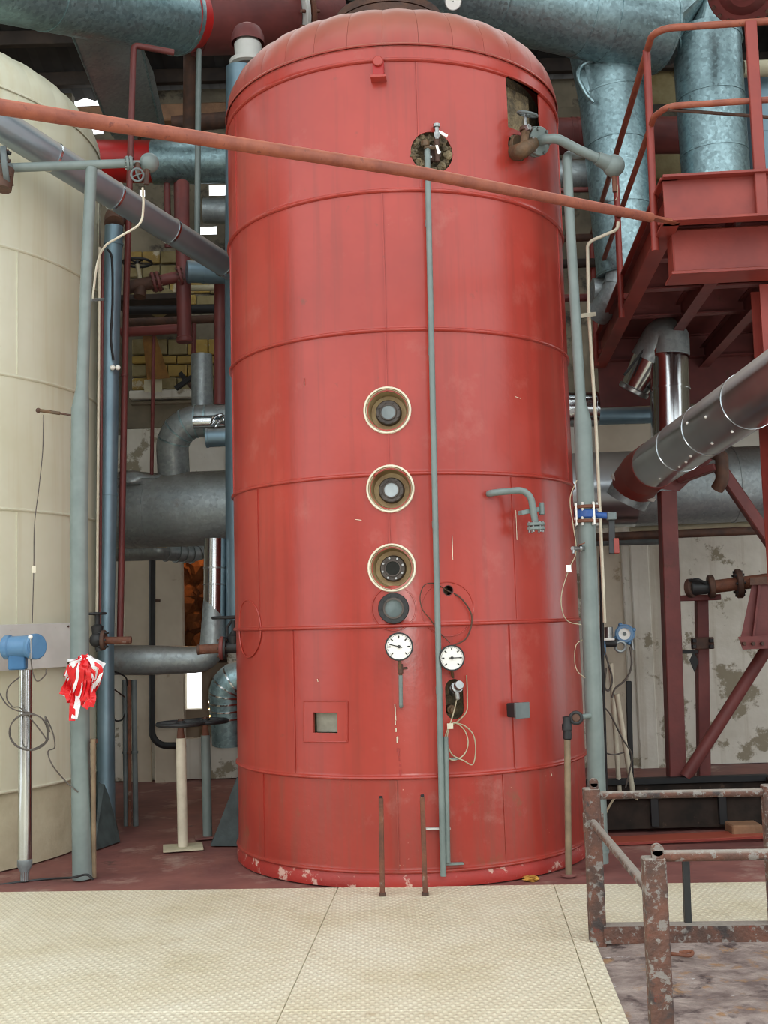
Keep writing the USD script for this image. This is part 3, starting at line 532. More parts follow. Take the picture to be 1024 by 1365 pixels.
for i in range(44):
    a = 2*math.pi*i/44+rng.uniform(-.1, .1); r_ = .132+rng.uniform(-.03, .008); m = trimesh.creation.icosphere(1, rng.uniform(.012, .034)); m.vertices *= rng.uniform(.5, 1.4, (len(m.vertices), 3)); m.apply_translation(P+sd*r_*math.cos(a)+Z*r_*math.sin(a)-nr*rng.uniform(.012, .06)); rag.append(m)
v.part('torn_lagging', cat(*rag), m_insul, kind='stuff')
# transmitter and coiled cable in the slot
P = ta(608, 918, .02); nr = tnorm(P); s = Thing('temperature_sensor', 'silver threaded sensor head standing out of the slot below the right-hand gauge', 'sensor', P)
s.part('head', lathe([(0, .09), (.026, .09), (.03, .08), (.03, .055), (.02, .05), (.02, .04), (.036, .035), (.036, .0), (.022, -.005), (.022, -.1)], P, unit(nr+Z*.35), 28), m_steel); s.part('hex_nut', disc(P-nr*.02, unit(nr+Z*.35), .042, .028, seg=6), m_steel)
s.part('cable_gland', lathe([(.012, -.06), (.016, -.04), (.016, 0), (.010, .01)], P-Z*.06+nr*.03, V(.15, 0, -1), 16), m_steel)
Q = ta(602, 946, -.02); s.part('fitting', lathe([(.03, -.06), (.03, 0), (.016, .01), (.016, .03), (0, .03)], Q, tnorm(Q), 20), m_brass)
w = Thing('cable_coil', 'pale cable hanging in loose loops below the silver sensor', 'cable', ta(612, 990))
def loop(pts, off=.03): return [ta(x, y, off+.006*(i % 3)) for i, (x, y) in enumerate(pts)]
w.part('cable', wire(loop([(610, 926), (606, 945), (600, 965), (594, 980), (593, 998), (600, 1012), (610, 1012), (620, 1004), (624, 990), (620, 975), (610, 965), (601, 966), (596, 985), (602, 1005), (618, 1014), (630, 1019), (634, 1000), (631, 980), (620, 968), (606, 963)]), .0042), m_wire)
w.part('cable', wire(loop([(622, 900), (623, 930), (622, 948), (612, 960), (600, 968)], .012), .004), m_wire)
w.part('cable_tag', put(cbox(.04, .035, .004), ta(600, 968, .045), tnorm(ta(600, 968))), m_plate, label='cream paper tag')
# little grey bent pipe with flange
q = [ta(645, 658, -.02), ta(655, 657, .06), ta(700, 652, .16), ta(715, 672, .17), ta(714, 700, .17)]
vp = Thing('drain_pipe', 'grey bent pipe with an open flange reaching out right of the sight ports', 'pipe', q[-1])
vp.part('pipe', tube([ta(650, 659, -.03), ta(655, 657, .06), ta(706, 652, .17), ta(714.5, 702, .17)], .0225, .09, 16), m_grey); E_ = ta(714.5, 702, .17)
for dz in (-.012, .016): k = vp.part('flange', disc(E_+Z*dz, Z, .058, .02), m_grey)
vp.part('bolt', bolts(E_-Z*.002, Z, .045, 6, .008, .07), m_steel, k, kind='stuff'); p, q2 = ta(693, 684, .12), ta(722, 678, .15); vp.part('bracket', bar(p, q2, .05, .03, Z), m_grey); vp.part('bracket_bolt', disc(ta(722, 678, .17), Z, .018, .08), m_grey)
# two rusty hollow stakes
for x0, y0, x1, y1, lab in ((508, 1064, 510, 1196, 'left one of the two rusty square stakes standing before the red vessel'), (563, 1062, 567, 1195, 'right one of the two rusty square stakes, touching the conduit bracket')):
    B_ = gr(x1, y1); T_ = at(x0, y0, B_[1]+.03); t = Thing('stake', lab, 'stake', B_, 'rusty stakes before the red vessel')
    t.part('post', bar(B_, T_, .030, .030, V(0, 1, 0), .004), m_rust); t.part('painted_hollow', bar(T_-(T_-B_)*.0, T_+Z*.012, .022, .022, V(0, 1, 0)), m_blackp); t.part('foot', bx(B_+V(0, 0, .015), .042, .042, .02, 0), m_brown)  # solid black block on top stands for the shade inside the hollow
# brass stop valve high on the right with its grey header
P = PV[0]; nr = PV[1]; sd = np.cross(Z, nr)
bv = Thing('stop_valve', 'corroded brass angle valve with handwheel, high on the right of the vessel', 'valve', P)
W1 = at(713, 189, ta(713, 189)[1]-.12); E0 = ta(690, 203, .10)
bv.part('body', tube([P-nr*.12, ta(690, 203, .05), ta(697, 200, .14), W1], [.05, .055, .055, .045], .05, 18), m_brass); bv.part('nozzle_flange', disc(P+nr*.01, nr, .085, .03), m_brass)
S = ta(701, 172, .10); bv.part('bonnet', tube([ta(698, 196, .12), S], .028, 0, 14), m_brass); bv.part('gland', disc(S, Z, .045, .03), m_brown); bv.part('spindle', tube([S, S+Z*.12], .012, 0, 10), m_steel)
wheel(bv, S+Z*.10+tnorm(S)*.02, unit(Z+tnorm(S)*.35), .068, m_greyd, .009, 4)
bv.part('nut', disc(ta(704, 170, .16), nr, .024, .03, seg=6), m_steel)
hp = Thing('header_pipe', 'grey pipe with flange and ball-shaped end leading right from the brass valve', 'pipe', W1)
HB = at(818, 221, 7.75); hp.part('pipe', tube([W1, W1+unit(at(735, 184, 7.6)-W1)*.1, at(742, 184, 7.6), at(770, 199, 7.65), HB], .034, .08, 18), m_grey)
dd = unit(at(735, 185, 7.6)-W1); k = hp.part('flange', disc(W1, dd, .105, .035), m_grey); hp.part('flange', disc(W1+dd*.04, dd, .10, .03), m_grey); hp.part('bolt', bolts(W1+dd*.02, dd, .085, 6, .011, .1), m_steel, k, kind='stuff')
hp.part('ball_end', ball(HB, .078), m_grey); hp.part('socket', tube([HB+unit(at(770, 199, 7.65)-HB)*.14, HB], [.045, .062], 0, 18), m_grey); hp.part('drip_leg', tube([HB, HB-Z*.19], .017, 0, 10), m_rust); 
wp = hp.part('wire_hook', wire([HB-Z*.16, HB-Z*.17+V(.02, 0, .03), HB-Z*.22+V(.015, 0, 0), HB-Z*.25], .003), m_wire)
# grey standpipe right of the red vessel
def vert(name, label, pts, Y, wpx, mat, br=0.1, cat_='pipe', **kw):
    ps = [at(x, y, Y if np.ndim(Y) == 0 else Y[i]) for i, (x, y) in enumerate(pts)]
    rs = [rad(w_, p[1]) for w_, p in zip(wpx, ps)] if np.ndim(wpx) else rad(wpx, np.mean([p[1] for p in ps]))
    return pipe_thing(name, label, cat_, ps, rs, mat, br, **kw)
SB = gr(801, 1168)
sp = vert('standpipe', 'tall grey pipe with a blue valve, standing right of the red vessel', [(776, 204), (755.5, 208), (760, 300), (774, 535), (776.5, 562), (792, 950), (799, 1150)], (7.95, 7.7, 7.7, 7.7, 7.7, 7.7, 7.7), (13, 13, 13, 14, 23, 23, 23.5), m_grey, .06, bands=(.985,))
P = at(781.5, 685.5, 7.7); k = None
for y, m_ in ((676, m_rust), (695, m_rust)): k = sp.part('flange', disc(at(781.5, y, 7.7), Z, .085, .022), m_rust); sp.part('bolt', bolts(at(781.5, y, 7.7), Z, .072, 6, .009, .06), m_panel, k, kind='stuff')
P = at(781.5, 685.5, 7.7); bv = Thing('butterfly_valve', 'blue wafer valve with a red-tipped hand lever, clamped in the grey standpipe', 'valve', P)
bv.part('body', disc(P, Z, .079, .06), m_dblue); bv.part('stem', tube([P, at(815, 688, 7.6)], .022, 0, 12), m_dblue); L0 = at(815, 688, 7.6)
for i in range(4): a = i*1.57+.5; bv.part('tie_bolt', tube([P+V(.084*math.cos(a), .084*math.sin(a), -.075), P+V(.084*math.cos(a), .084*math.sin(a), .075)], .007, 0, 8), m_white)
bv.part('lever_head', bx(L0, .06, .06, .05), m_greyd); bv.part('lever', bar(L0-Z*.02, at(816, 738, 7.55), .04, .015, V(0, 1, 0)), m_black); bv.part('grip', bar(at(821, 718, 7.57), at(822, 738, 7.55), .035, .03, V(0, 1, 0)), m_red, label='red grip')
P = at(770, 731, 7.6); tp = Thing('sample_tap', 'small silver tap on the left of the grey standpipe', 'tap', P); tp.part('body', tube([at(778, 731, 7.65), at(763, 731, 7.55)], .014, 0, 12), m_steel); tp.part('collar', disc(at(774, 731, 7.62), RX, .024, .02), m_steel); tp.part('outlet', tube([at(765, 730, 7.56), at(764, 738, 7.55)], .010, 0, 10), m_steel); tp.part('handle', bar(P+Z*.02, P+Z*.025+V(.05, 0, .01), .02, .006, Z), m_rust)
w = Thing('hanging_cable', 'thin pale cable with a white tag hanging beside the standpipe', 'cable', at(750, 800, 7.65)); w.part('cable', wire([at(769, 640, 7.62), at(760, 665, 7.62), at(764, 700, 7.6), at(768, 735, 7.6), at(758, 760, 7.6), at(749, 790, 7.6), at(749, 812, 7.6), at(757, 828, 7.62), at(775, 833, 7.64)], .0035), m_wire)
w.part('tag', put(cbox(.035, .05, .006), at(758, 758, 7.58), V(.2, -1, .1)), m_white)
w = Thing('looped_cable', 'thin pale cable curving out from behind the standpipe at gauge height', 'cable', at(766, 880, 7.66)); w.part('cable', wire([at(778, 852, 7.7), at(768, 860, 7.66), at(766, 880, 7.66), at(770, 895, 7.66), at(782, 905, 7.68)], .0032), m_wire)
t = Thing('thin_pipe', 'thin tan pipe with a black cock rising beside the foot of the standpipe', 'pipe', gr(758, 1168)); B_ = gr(758, 1168); T_ = at(756, 972, B_[1]); t.part('pipe', tube([B_, T_], .0215, 0, 12), m_tube); t.part('coupling', lathe([(.02, -.07), (.028, -.06), (.028, -.01), (.034, -.005), (.034, .03), (.028, .04), (.028, .08), (0, .085)], T_, Z, 20), m_black)
t.part('side_arm', tube([T_+Z*.04, at(770, 957, B_[1]+.02), at(790, 953, 7.68)], .018, 0, 12), m_grey); c = at(768, 957, B_[1]-.01); t.part('cock', torus(c, unit(CAM-c), .035, .012, 24, 8), m_black); t.part('cock_core', disc(c, unit(CAM-c), .026, .03), m_brown); t.part('foot', disc(B_+Z*.008, Z, .05, .012), m_slab)
B_ = gr(787, 1166); t = Thing('black_tube', 'black tube standing close behind the tall post of the rusty frame', 'tube', B_); t.part('tube', tube([B_, at(784, 1052, B_[1])], .023, 0, 14), m_blackp); t.part('cap', disc(at(784, 1052, B_[1]), Z, .026, .02), m_black)
t = Thing('yellow_scrap', 'small yellow-brown scrap lying at the foot of the red vessel', 'scrap', gr(708, 1171)); P = gr(708, 1171); m = ball(P+V(0, -.02, .012), .045, 2); m.vertices[:, 2] = (m.vertices[:, 2])*.4; m.vertices[:, :2] += .01*rng.standard_normal((len(m.vertices), 2)); t.part('scrap', m, M('yellow_scrap', lin(206, 160, 70), lin(170, 120, 60), 20))

# ------------------------------------------------------------ the cream vessel on the left
CX, CY, CR = -4.178, 9.312, 1.799
def ca(px, py, off=0.):
    d = ray(px, py); R = CR+off; a = d[0]**2+d[1]**2; b = -2*(d[0]*CX+d[1]*CY); q = CX*CX+CY*CY-R*R; return CAM+d*((-b-math.sqrt(max(b*b-4*a*q, 0)))/2/a)
def cnorm(P): return unit([P[0]-CX, P[1]-CY, 0])
ck = Thing('storage_tank', 'large cream-clad round vessel cut off by the left edge of the picture', 'tank', (CX, CY, 0))
czs = [.55, 1.6, 2.575, 3.568, 4.537, 5.45, 5.77]
def cshell(a0, a1, pts): return m3.CrossSection([np.array(pts)]).revolve(360, math.degrees(a1-a0)).rotate((0, 0, math.degrees(a0))).translate((CX, CY, 0))
for i in range(len(czs)-1):
    z0, z1 = czs[i], czs[i+1]; off = -2.0+.35*(i % 2); na = 6
    for j in range(na):
        a0 = off+2*math.pi*j/na; a1 = off+2*math.pi*(j+1)/na; r = CR+.002*(j % 2)
        m = cshell(a0, a1+.003, [(r-.012, z0-.012), (r+.004, z0-.012), (r+.010, z0-.004), (r+.010, z0+.002), (r+.003, z0+.008), (r, z0+.02), (r-.003, z1), (r-.012, z1)])+cshell(a0-.002, a0+.002, [(r-.004, z0+.016), (r+.004, z0+.016), (r+.003, z1-.014), (r-.004, z1-.014)])
        ck.part('cladding_sheet', m, m_cream, smooth=25)
NGc = 40; RC = .62
arc = [(CR+.010, 5.75), (CR+.012, 5.76), (CR+.006, 5.77)]+[(CR-RC+RC*math.cos(t), 5.775+.8*RC*math.sin(t)) for t in np.linspace(0, math.radians(78), 9)]
for gI in range(NGc):
    ps = []; na = 3
    for r_, z_ in arc:
        for q in range(na+1): a = -1.0+2*math.pi*(gI+q/na)/NGc; lift = .008*math.sin(math.pi*q/na) if z_ > 5.79 else 0.; ps.append((CX+(r_+lift)*math.cos(a), CY+(r_+lift)*math.sin(a), z_+lift*.6))
    inner = [(x-(x-CX)*.01, y-(y-CY)*.01, z_-.01) for x, y, z_ in ps]; k0 = len(ps); f = []; R_ = len(arc)
    for i in range(R_-1):
        for q in range(na): p = i*(na+1)+q; f += [(p, p+1, p+na+2), (p, p+na+2, p+na+1), (k0+p+1, k0+p, k0+p+na+2), (k0+p+na+2, k0+p, k0+p+na+1)]
        p = i*(na+1); f += [(p, p+na+1, k0+p+na+1), (p, k0+p+na+1, k0+p)]; p += na; f += [(p+na+1, p, k0+p+na+1), (p, k0+p, k0+p+na+1)]
    ck.part('shoulder_gore', trimesh.Trimesh(ps+inner, f, process=False), m_cream, smooth=20)
ck.part('crown', lathe([(0, arc[-1][1]+.2), (.6, arc[-1][1]+.15), (arc[-1][0], arc[-1][1]-.002), (arc[-1][0], arc[-1][1]-.03), (0, arc[-1][1]+.1)], (CX, CY, 0), Z, 64), m_cream)
ck.part('plinth', lathe([(0, 0), (CR-.02, 0), (CR-.02, .5), (CR-.035, .54), (0, .54)], (CX, CY, 0), Z, 96), m_plinth)
P = ca(40, 862, .02); nr = cnorm(P); pl = Thing('wall_plate', 'stained light grey sheet fixed to the cream vessel behind the blue transmitter', 'panel', P)
A, B = ca(-34, 862, .012), ca(88, 862, .012); h = abs(at(40, 832, P[1])[2]-at(40, 892, P[1])[2])
pl.part('sheet', bar(A, B, h, .012, V(0, 1, 0), .002) if False else put(cbox(np.linalg.norm((B-A)[:2]), h, .014, .002), (A+B)/2+nr*.09, unit(np.cross((B-A)*[1, 1, 0], Z))), m_panel)
for sx in (0, 1):
    for sy in (-1, 1): q = (B if sx else A); pl.part('screw', disc((A+B)/2+nr*.0+unit(np.cross((B-A)*[1, 1, 0], Z))*.1+unit((B-A)*[1, 1, 0])*(sx-.5)*2*.42*np.linalg.norm((B-A)[:2])+Z*sy*h*.42, unit(np.cross((B-A)*[1, 1, 0], Z)), .008, .008), m_brown)
# blue transmitter on a bright post
B_ = gr(33, 1174); YB = B_[1]
po = Thing('instrument_post', 'bright galvanised post in front of the cream vessel, carrying the blue transmitter', 'post', B_); T_ = at(34, 893, YB)
po.part('post', tube([B_+Z*.12, T_], rad(17, YB), 0, 20), m_shiny); po.part('foot_socket', lathe([(.03, 0), (.03, .06), (.05, .10), (.05, .14), (.04, .15)], B_, Z, 20), m_galvd); po.part('base_stub', tube([B_, B_+Z*.1], .03, 0, 14), m_rust)
tr = Thing('transmitter', 'pale blue two-part instrument housing on top of the bright post at left', 'instrument', T_)
c = at(29, 862, YB); tr.part('housing', tube([at(12, 863, YB), at(46, 861, YB-.03)], rad(28, YB), 0, 28), m_vblue); tr.part('end_cap', disc(at(11, 863, YB), at(46, 861, YB-.03)-at(12, 863, YB), rad(31, YB), .05), m_vblue); tr.part('end_cap', disc(at(46, 862, YB-.03), V(.8, -.6, 0), rad(33, YB), .05), m_vblue)
tr.part('base_box', bx(at(24, 882, YB), .115, .1, .11, .1, .008), M('deep_instrument_blue', lin(60, 110, 152), lin(52, 100, 142), 8., .4)); tr.part('neck', bx(at(27, 872, YB), .07, .07, .05), m_vblue); tr.part('conduit_gland', tube([at(40, 850, YB-.08), at(41, 878, YB-.08)], .011, 0, 10), m_steel); tr.part('cap_knob', ball(at(40.5, 849, YB-.08), .016, 2), m_white); tr.part('black_plug', disc(at(8.5, 863, YB), at(46, 861, YB-.03)-at(12, 863, YB), .03, .02), m_black)
def wl2(name, label, pts, r=.0045, mat=m_wired): 
    q = [at(*p) for p in pts]; t = Thing(name, label, 'cable', min(q, key=lambda p: p[2])); t.part('cable', wire(q, r), mat); return t
YC = YB-.1
cc = [(38+25*math.cos(a)*(1+.04*i)+i*.6, 975+24*math.sin(a)+i*.7, YC-.012*i) for i in range(3) for a in np.linspace(.4, 2*np.pi+.4, 14, endpoint=False)]
t = wl2('cable_coil', 'coil of dark cable hung on the bright instrument post at left', [(27, 902, YC), (12, 915, YC), (9, 930, YC), (17, 942, YC), (30, 946, YC)]+cc+[(60, 955, YC), (70, 975, YC), (73, 996, YC), (64, 1002, YC), (70, 1020, YC), (88, 1042, 7.85), (104, 1056, 7.82)]); 
wl2('cable', 'short dark cable drooping from the blue transmitter at left', [(41, 878, YC), (44, 898, YC), (50, 908, YC), (60, 900, YC), (62, 892, YC)])
wl2('cable', 'thin cable entering at the left edge and running to the coil', [(-6, 914, YC), (8, 938, YC), (22, 947, YC), (40, 950, YC)])
wl2('floor_cable', 'dark cable lying on the red floor along the foot of the cream vessel', [(-30, 1184, 7.8), (10, 1178, 7.85), (60, 1172, 7.92), (95, 1170, 7.8), (115, 1166, 7.75), (124, 1172, 7.7)], .008, m_black)
w = Thing('probe', 'small copper probe with its long thin wire on the upper part of the cream vessel', 'probe', ca(55, 548, .05)); 
w.part('probe_body', tube([at(52, 547, 7.9), at(80, 551, 7.9)], .012, 0, 10), m_brass); w.part('arm', tube([at(80, 551, 7.9), at(104, 555, 7.9)], .007, 0, 8), m_brown); w.part('knob', ball(at(51, 547, 7.9), .018, 2), m_brown); w.part('wire', wire([at(58, 553, 7.88), at(57, 600, 7.86), at(52, 650, 7.84), at(46, 700, 7.84), at(45, 760, 7.84), at(43, 830, 7.8)], .0035), m_wired); w.part('tag', put(cbox(.03, .05, .004), at(45, 759, 7.82), V(.1, -1, 0)), m_plate)
# grey standpipe and its header left
sp = vert('standpipe', 'tall grey pipe standing in front of the cream vessel, wrapped with barrier tape', [(122, 224), (116.5, 330), (110, 515), (107, 545), (105.5, 700), (107, 1000), (110, 1171)], 7.9, (15, 15, 16, 23, 23, 24, 25), m_grey, 0, bands=(.74,))
sp.part('bracket', bar(at(118, 400, 7.9), at(135, 399, 8.3), .05, .02, Z), m_grey); sp.part('scuff_tube', tube([gr(125, 1170), at(124, 985, 7.85)], 0.018, 0, 10), m_tube, label='thin tan tube along the foot of the pipe'); sp.part('bracket', bar(at(122, 988, 7.85), at(128, 988, 7.9), .03, .03, Z), m_brown)
hp = Thing('header_pipe', 'grey cross pipe with ball end and small handwheel in front of the cream vessel top', 'pipe', at(122, 221, 7.9))
hp.part('pipe', tube([at(4, 224, 7.75), at(170, 217.5, 7.95)], rad(12, 7.9), 0, 18), m_grey); hp.part('ball_end', ball(at(199, 217, 8.0), rad(26, 8)), m_grey); hp.part('neck', tube([at(170, 217.5, 7.95), at(199, 217, 8.)], .02, 0, 12), m_grey)
dx = unit(at(170, 217.5, 7.95)-at(4, 224, 7.75)); 
for x in (170, 174.5): k = hp.part('flange', disc(at(x, 217.5, 7.95), dx, rad(19, 7.95), .02), m_grey)
hp.part('bolt', bolts(at(172, 217.5, 7.95), dx, rad(14, 7.95), 6, .007, .06), m_steel, k, kind='stuff'); hp.part('drip_valve', tube([at(183, 218, 7.96), at(184, 235, 7.94)], .02, 0, 12), m_brown); wheel(hp, at(183, 233, 7.88), unit(CAM-at(183, 233, 7.88)), rad(16, 7.9), m_greyd, .008, 4); hp.part('tail', tube([at(196, 226, 7.98), at(195, 246, 7.98)], .02, 0, 10), m_brown)
gv = Thing('gate_valve', 'dark flanged valve cut off by the left edge on the grey cross pipe', 'valve', at(6, 228, 7.7)); c = at(6, 225, 7.72)
gv.part('body', ball(c, rad(24, 7.7)), m_greyd); k = gv.part('flange', disc(at(8, 224, 7.74), dx, rad(58, 7.7), .04), m_greyd); gv.part('bolt', bolts(at(8, 224, 7.74), dx, rad(46, 7.7), 8, .012, .07), m_brown, k, kind='stuff'); gv.part('lower_body', tube([c, at(2, 252, 7.7)], rad(26, 7.7), 0, 18), m_brown); gv.part('bonnet', tube([c, at(2, 204, 7.7)], rad(16, 7.7), 0, 14), m_black); gv.part('handle', bar(at(-4, 201, 7.68), at(14, 204, 7.66), .03, .02, Z), m_black)
wl2('thin_tube', 'thin pale tube bending down from the ball end behind the grey pipe at left', [(190, 250, 8.), (191, 275, 8.), (186, 298, 8.), (160, 315, 8.), (140, 328, 8.), (130, 350, 8.05), (125, 385, 8.05), (124, 398, 8.05)], .009, m_plate)
# barrier tape bundle
bt = Thing('barrier_tape', 'bunched red and white barrier tape tied around the grey pipe at left', 'tape', at(108, 915, 7.8))
def ribbon(pts, w_, tw):
    c = spline([at(*p) for p in pts], 7); vs = []; 
    for i, p in enumerate(c):
        d = unit(c[min(i+1, len(c)-1)]-c[max(i-1, 0)]); v = unit(CAM-p); s_ = unit(np.cross(d, v)); a = tw+.55*math.sin(i*.4+tw*3); q = s_*math.cos(a)+v*math.sin(a); th = unit(np.cross(d, q))*.0008; vs += [p-q*w_/2+th, p+q*w_/2+th, p+q*w_/2-th, p-q*w_/2-th]
    f = []
    for i in range(len(c)-1):
        for j in range(4): a, b = i*4+j, i*4+(j+1) % 4; f += [(a, b, b+4), (a, b+4, a+4)]
    f += [(0, 2, 1), (0, 3, 2)]; e = (len(c)-1)*4; f += [(e, e+1, e+2), (e, e+2, e+3)]; return trimesh.Trimesh(vs, f, process=False)
knot = (113, 877)
for i in range(64):
    a = rng.uniform(-1, 1); L = rng.uniform(25, 62); ex = knot[0]-3+a*21-L*.10; ey = knot[1]+L*(1-.35*a*a)+6; Yk = 7.79-rng.uniform(0, .07)
    pts = [(knot[0]+rng.uniform(-7, 7), knot[1]+rng.uniform(-4, 6), Yk-.01), (knot[0]+a*20+rng.uniform(-4, 4), knot[1]+L*.3, Yk-.05), (knot[0]-2+a*22+rng.uniform(-3, 3), knot[1]+L*.65, Yk-.03), (ex, ey, Yk)]
    bt.part('tape_strip', ribbon(pts, rng.uniform(.022, .040), rng.uniform(-.5, .5)), m_taper if rng.random() < .52 else m_tapew)
for pts, mt_ in (([(104, 925, 7.74), (103, 940, 7.72), (99, 958, 7.72)], m_tapew), ([(100, 922, 7.74), (97, 940, 7.72), (96, 961, 7.72)], m_taper), ([(112, 880, 7.75), (126, 882, 7.72), (139, 888, 7.72)], m_tapew), ([(110, 878, 7.76), (97, 885, 7.72), (90, 902, 7.72)], m_tapew), ([(92, 905, 7.74), (86, 918, 7.72), (83, 926, 7.72)], m_taper), ([(96, 905, 7.74), (90, 922, 7.72), (93, 933, 7.72)], m_taper), ([(118, 915, 7.74), (120, 932, 7.72), (113, 944, 7.72)], m_taper), ([(122, 912, 7.74), (124, 930, 7.72), (121, 942, 7.72)], m_taper)): bt.part('tape_strip', ribbon(pts, .042, .2), mt_)
bt.part('tie', torus(at(108, 880, 7.9), Z, .082, .012, 28, 8), m_tapew)
# ------------------------------------------------------------ ducts and pipes, upper left
def wall_hang(t, P, w=.03): P = np.asarray(P, float); t.part('wall_bracket', bar(P, V(P[0], WY-.012, P[2]), w, w, Z), m_brown)
def pp(name, label, cat_, pts, wpx, mat, br=.1, **kw):
    """pts: (px, py, distance); wpx: width in the photograph at each point (or one)"""
    ps = [at(*p) for p in pts]; ws = list(wpx) if np.ndim(wpx) else [wpx]*len(ps)
    return pipe_thing(name, label, cat_, ps, [rad(w_, p[1]) for w_, p in zip(ws, ps)] if np.ndim(wpx) else rad(wpx, np.mean([p[1] for p in ps])), mat, br, **kw)
# long red-orange pipe crossing in front of the vessels
PE = at(882, 293, 7.38)
t = pp('crossing_pipe', 'long weathered red pipe slanting across the picture in front of both vessels', 'pipe', [(-60, 133, 4.45), (560, 230, 5.9), (868, 290, 7.2)], (22.5, 16.6, 12.6), m_orange, 0, part='pipe')
a, b = at(860, 288.5, 7.17), at(908, 298, 7.42); t.part('flattened_end', bar(a, b, .055, .018, Z), m_orange)
# big galvanised duct at upper left with its red section
t = pp('ventilation_duct', 'big galvanised duct entering at the top left corner and turning red', 'duct', [(-60, -42, 8.3), (238, 20, 10.2)], (118, 104), m_galv, 0, seg=48, bands=(.35, .985), band_w=.03)
A, B = at(232, 19, 10.15), at(252, 21, 10.3); t.part('red_cuff', tube([A, B], [rad(104, 10.2), rad(92, 10.3)], 0, 48), m_bright)
t = pp('flanged_pipe', 'fat red pipe with a white-bolted flange behind the top left of the red vessel', 'pipe', [(250, 20, 10.35), (378, 20, 10.9)], (104, 96), m_reddk, 0, seg=48, bands=(.06,), band_w=.05)
c, d = at(382, 20, 10.92), unit(at(378, 20, 10.9)-at(250, 20, 10.35)); k = t.part('flange', disc(c, d, rad(118, 10.9), .05), m_panel, label='pale flange'); t.part('flange', disc(c+d*.07, d, rad(118, 10.9), .05), m_rust); t.part('bolt', bolts(c+d*.03, d, rad(108, 10.9), 18, .016, .22), m_rust, k, kind='stuff'); t.part('tail_pipe', tube([c+d*.08, c+d*.5], rad(96, 10.9), 0, 40), m_reddk)
# wedge-shaped branch under it
A = [at(95, 40, 9.75), at(190, 62, 10.35)]; Bq = [at(153, 186, 11.9), at(217, 180, 12.1)]
q = []
for a, dd in ((A[0], .12), (A[1], .12), (Bq[1], .12), (Bq[0], .12)): q += [a+V(0, -dd, 0), a+V(0, .5, 0)]
m = trimesh.Trimesh(q).convex_hull; t = Thing('branch_duct', 'dark wedge-shaped galvanised branch hanging below the big upper left duct', 'duct', Bq[0]); t.part('body', m, m_galvd, smooth=False)
for a, b in ((A[0], Bq[0]), (A[1], Bq[1])): t.part('seam_edge', tube([a+V(0, -.12, 0), b+V(0, -.12, 0)], .012, 0, 8), m_galv)
wall_hang(t, (Bq[0]+Bq[1])/2)
pp('drop_pipe', 'long thin dull red pipe hanging from the upper left duct down to mid height', 'pipe', [(232, 70, 9.7), (178, 60, 9.6), (168, 400, 9.5), (160, 851, 9.4)], 8.4, m_reddk, .04, seg=12, bands=(.25, .6))
pp('drop_pipe', 'thick dark brown pipe dropping from the fat red pipe at the top', 'pipe', [(253, 56, 10.5), (252, 175, 10.9)], 17, m_brown, 0)
pp('drop_pipe', 'thin grey pipe hanging straight down from the fat red pipe at the top', 'pipe', [(265, 66, 10.3), (263, 322, 10.3)], 8, m_grey, 0, seg=12)
# blue-grey pipe close beside the red vessel, with a red dome on top
t = pp('riser_pipe', 'blue-grey vertical pipe close along the left edge of the red vessel', 'pipe', [(321, 92, 9.9), (318, 400, 9.9), (320, 860, 9.9)], (40, 36, 36), m_blue, 0)
c = at(331, 82, 9.95); t.part('collar', lathe([(.13, -.05), (.17, -.04), (.17, 0), (.12, .01), (.125, .16), (.10, .2)], c, Z, 32), m_panel, label='white lagged collar'); t.part('dome', lathe([(.15, .17), (.15, .24), (.12, .31), (.06, .35), (0, .36)], c, Z, 32), m_reddk, label='dull red dome')
# polished pipe falling from the left edge behind the grey standpipe
L = [(-60, 128, 7.5), (308, 358, 9.7)]
t = pp('lagged_pipe', 'polished metal-jacketed pipe slanting down from the left edge to the red vessel', 'pipe', L, (46, 31.5), m_jacketl, 0, seg=40, bands=(.30, .52, .74, .97), band_mat=m_shiny, band_w=.018)
a, b = at(*L[0]), at(*L[1]); up_ = unit(np.cross(b-a, np.cross(Z, b-a))); 
for i in range(9): f = .2+.085*i; q = a+(b-a)*f; t.part('rivet', ball(q+unit(up_*.8+unit(CAM-q)*.5)*(.118-.022*f)*.98, .007, 1), m_steel)
# horizontal duct behind, red then galvanised, with neighbours
t = pp('cross_duct', 'horizontal galvanised duct with a bright red left section, behind the ball-ended pipe', 'duct', [(204, 216, 11.4), (345, 214, 11.4)], 58, m_galv, 0, seg=40, bands=(.38, .8), band_w=.03)
t.part('red_section', tube([at(128, 215, 11.4), at(205, 215, 11.4)], rad(56, 11.4), 0, 40), m_bright, label='bright red section')
pp('roof_pipe', 'dark dusty pipe lying level below the small bright window at the top left', 'pipe', [(230, 166, 11.9), (345, 156, 11.9)], 22, m_brown, .0)
t = pp('fan_casing', 'small rounded grey casing beside the upper bright windows at left', 'casing', [(272, 281, 11.6), (310, 281, 11.6)], 34, m_galvd, 0); wall_hang(t, at(300, 281, 11.6))
for x, w_, l in ((222, 9, 'left of two thin dull red pipes hanging behind the polished slanting pipe'), (236, 10, 'right of two thin dull red pipes hanging behind the polished slanting pipe')):
    pp('drop_pipe', l, 'pipe', [(x, 218, 11.4), (x+2, 330, 11.5)], w_, m_reddk, 0, seg=12)
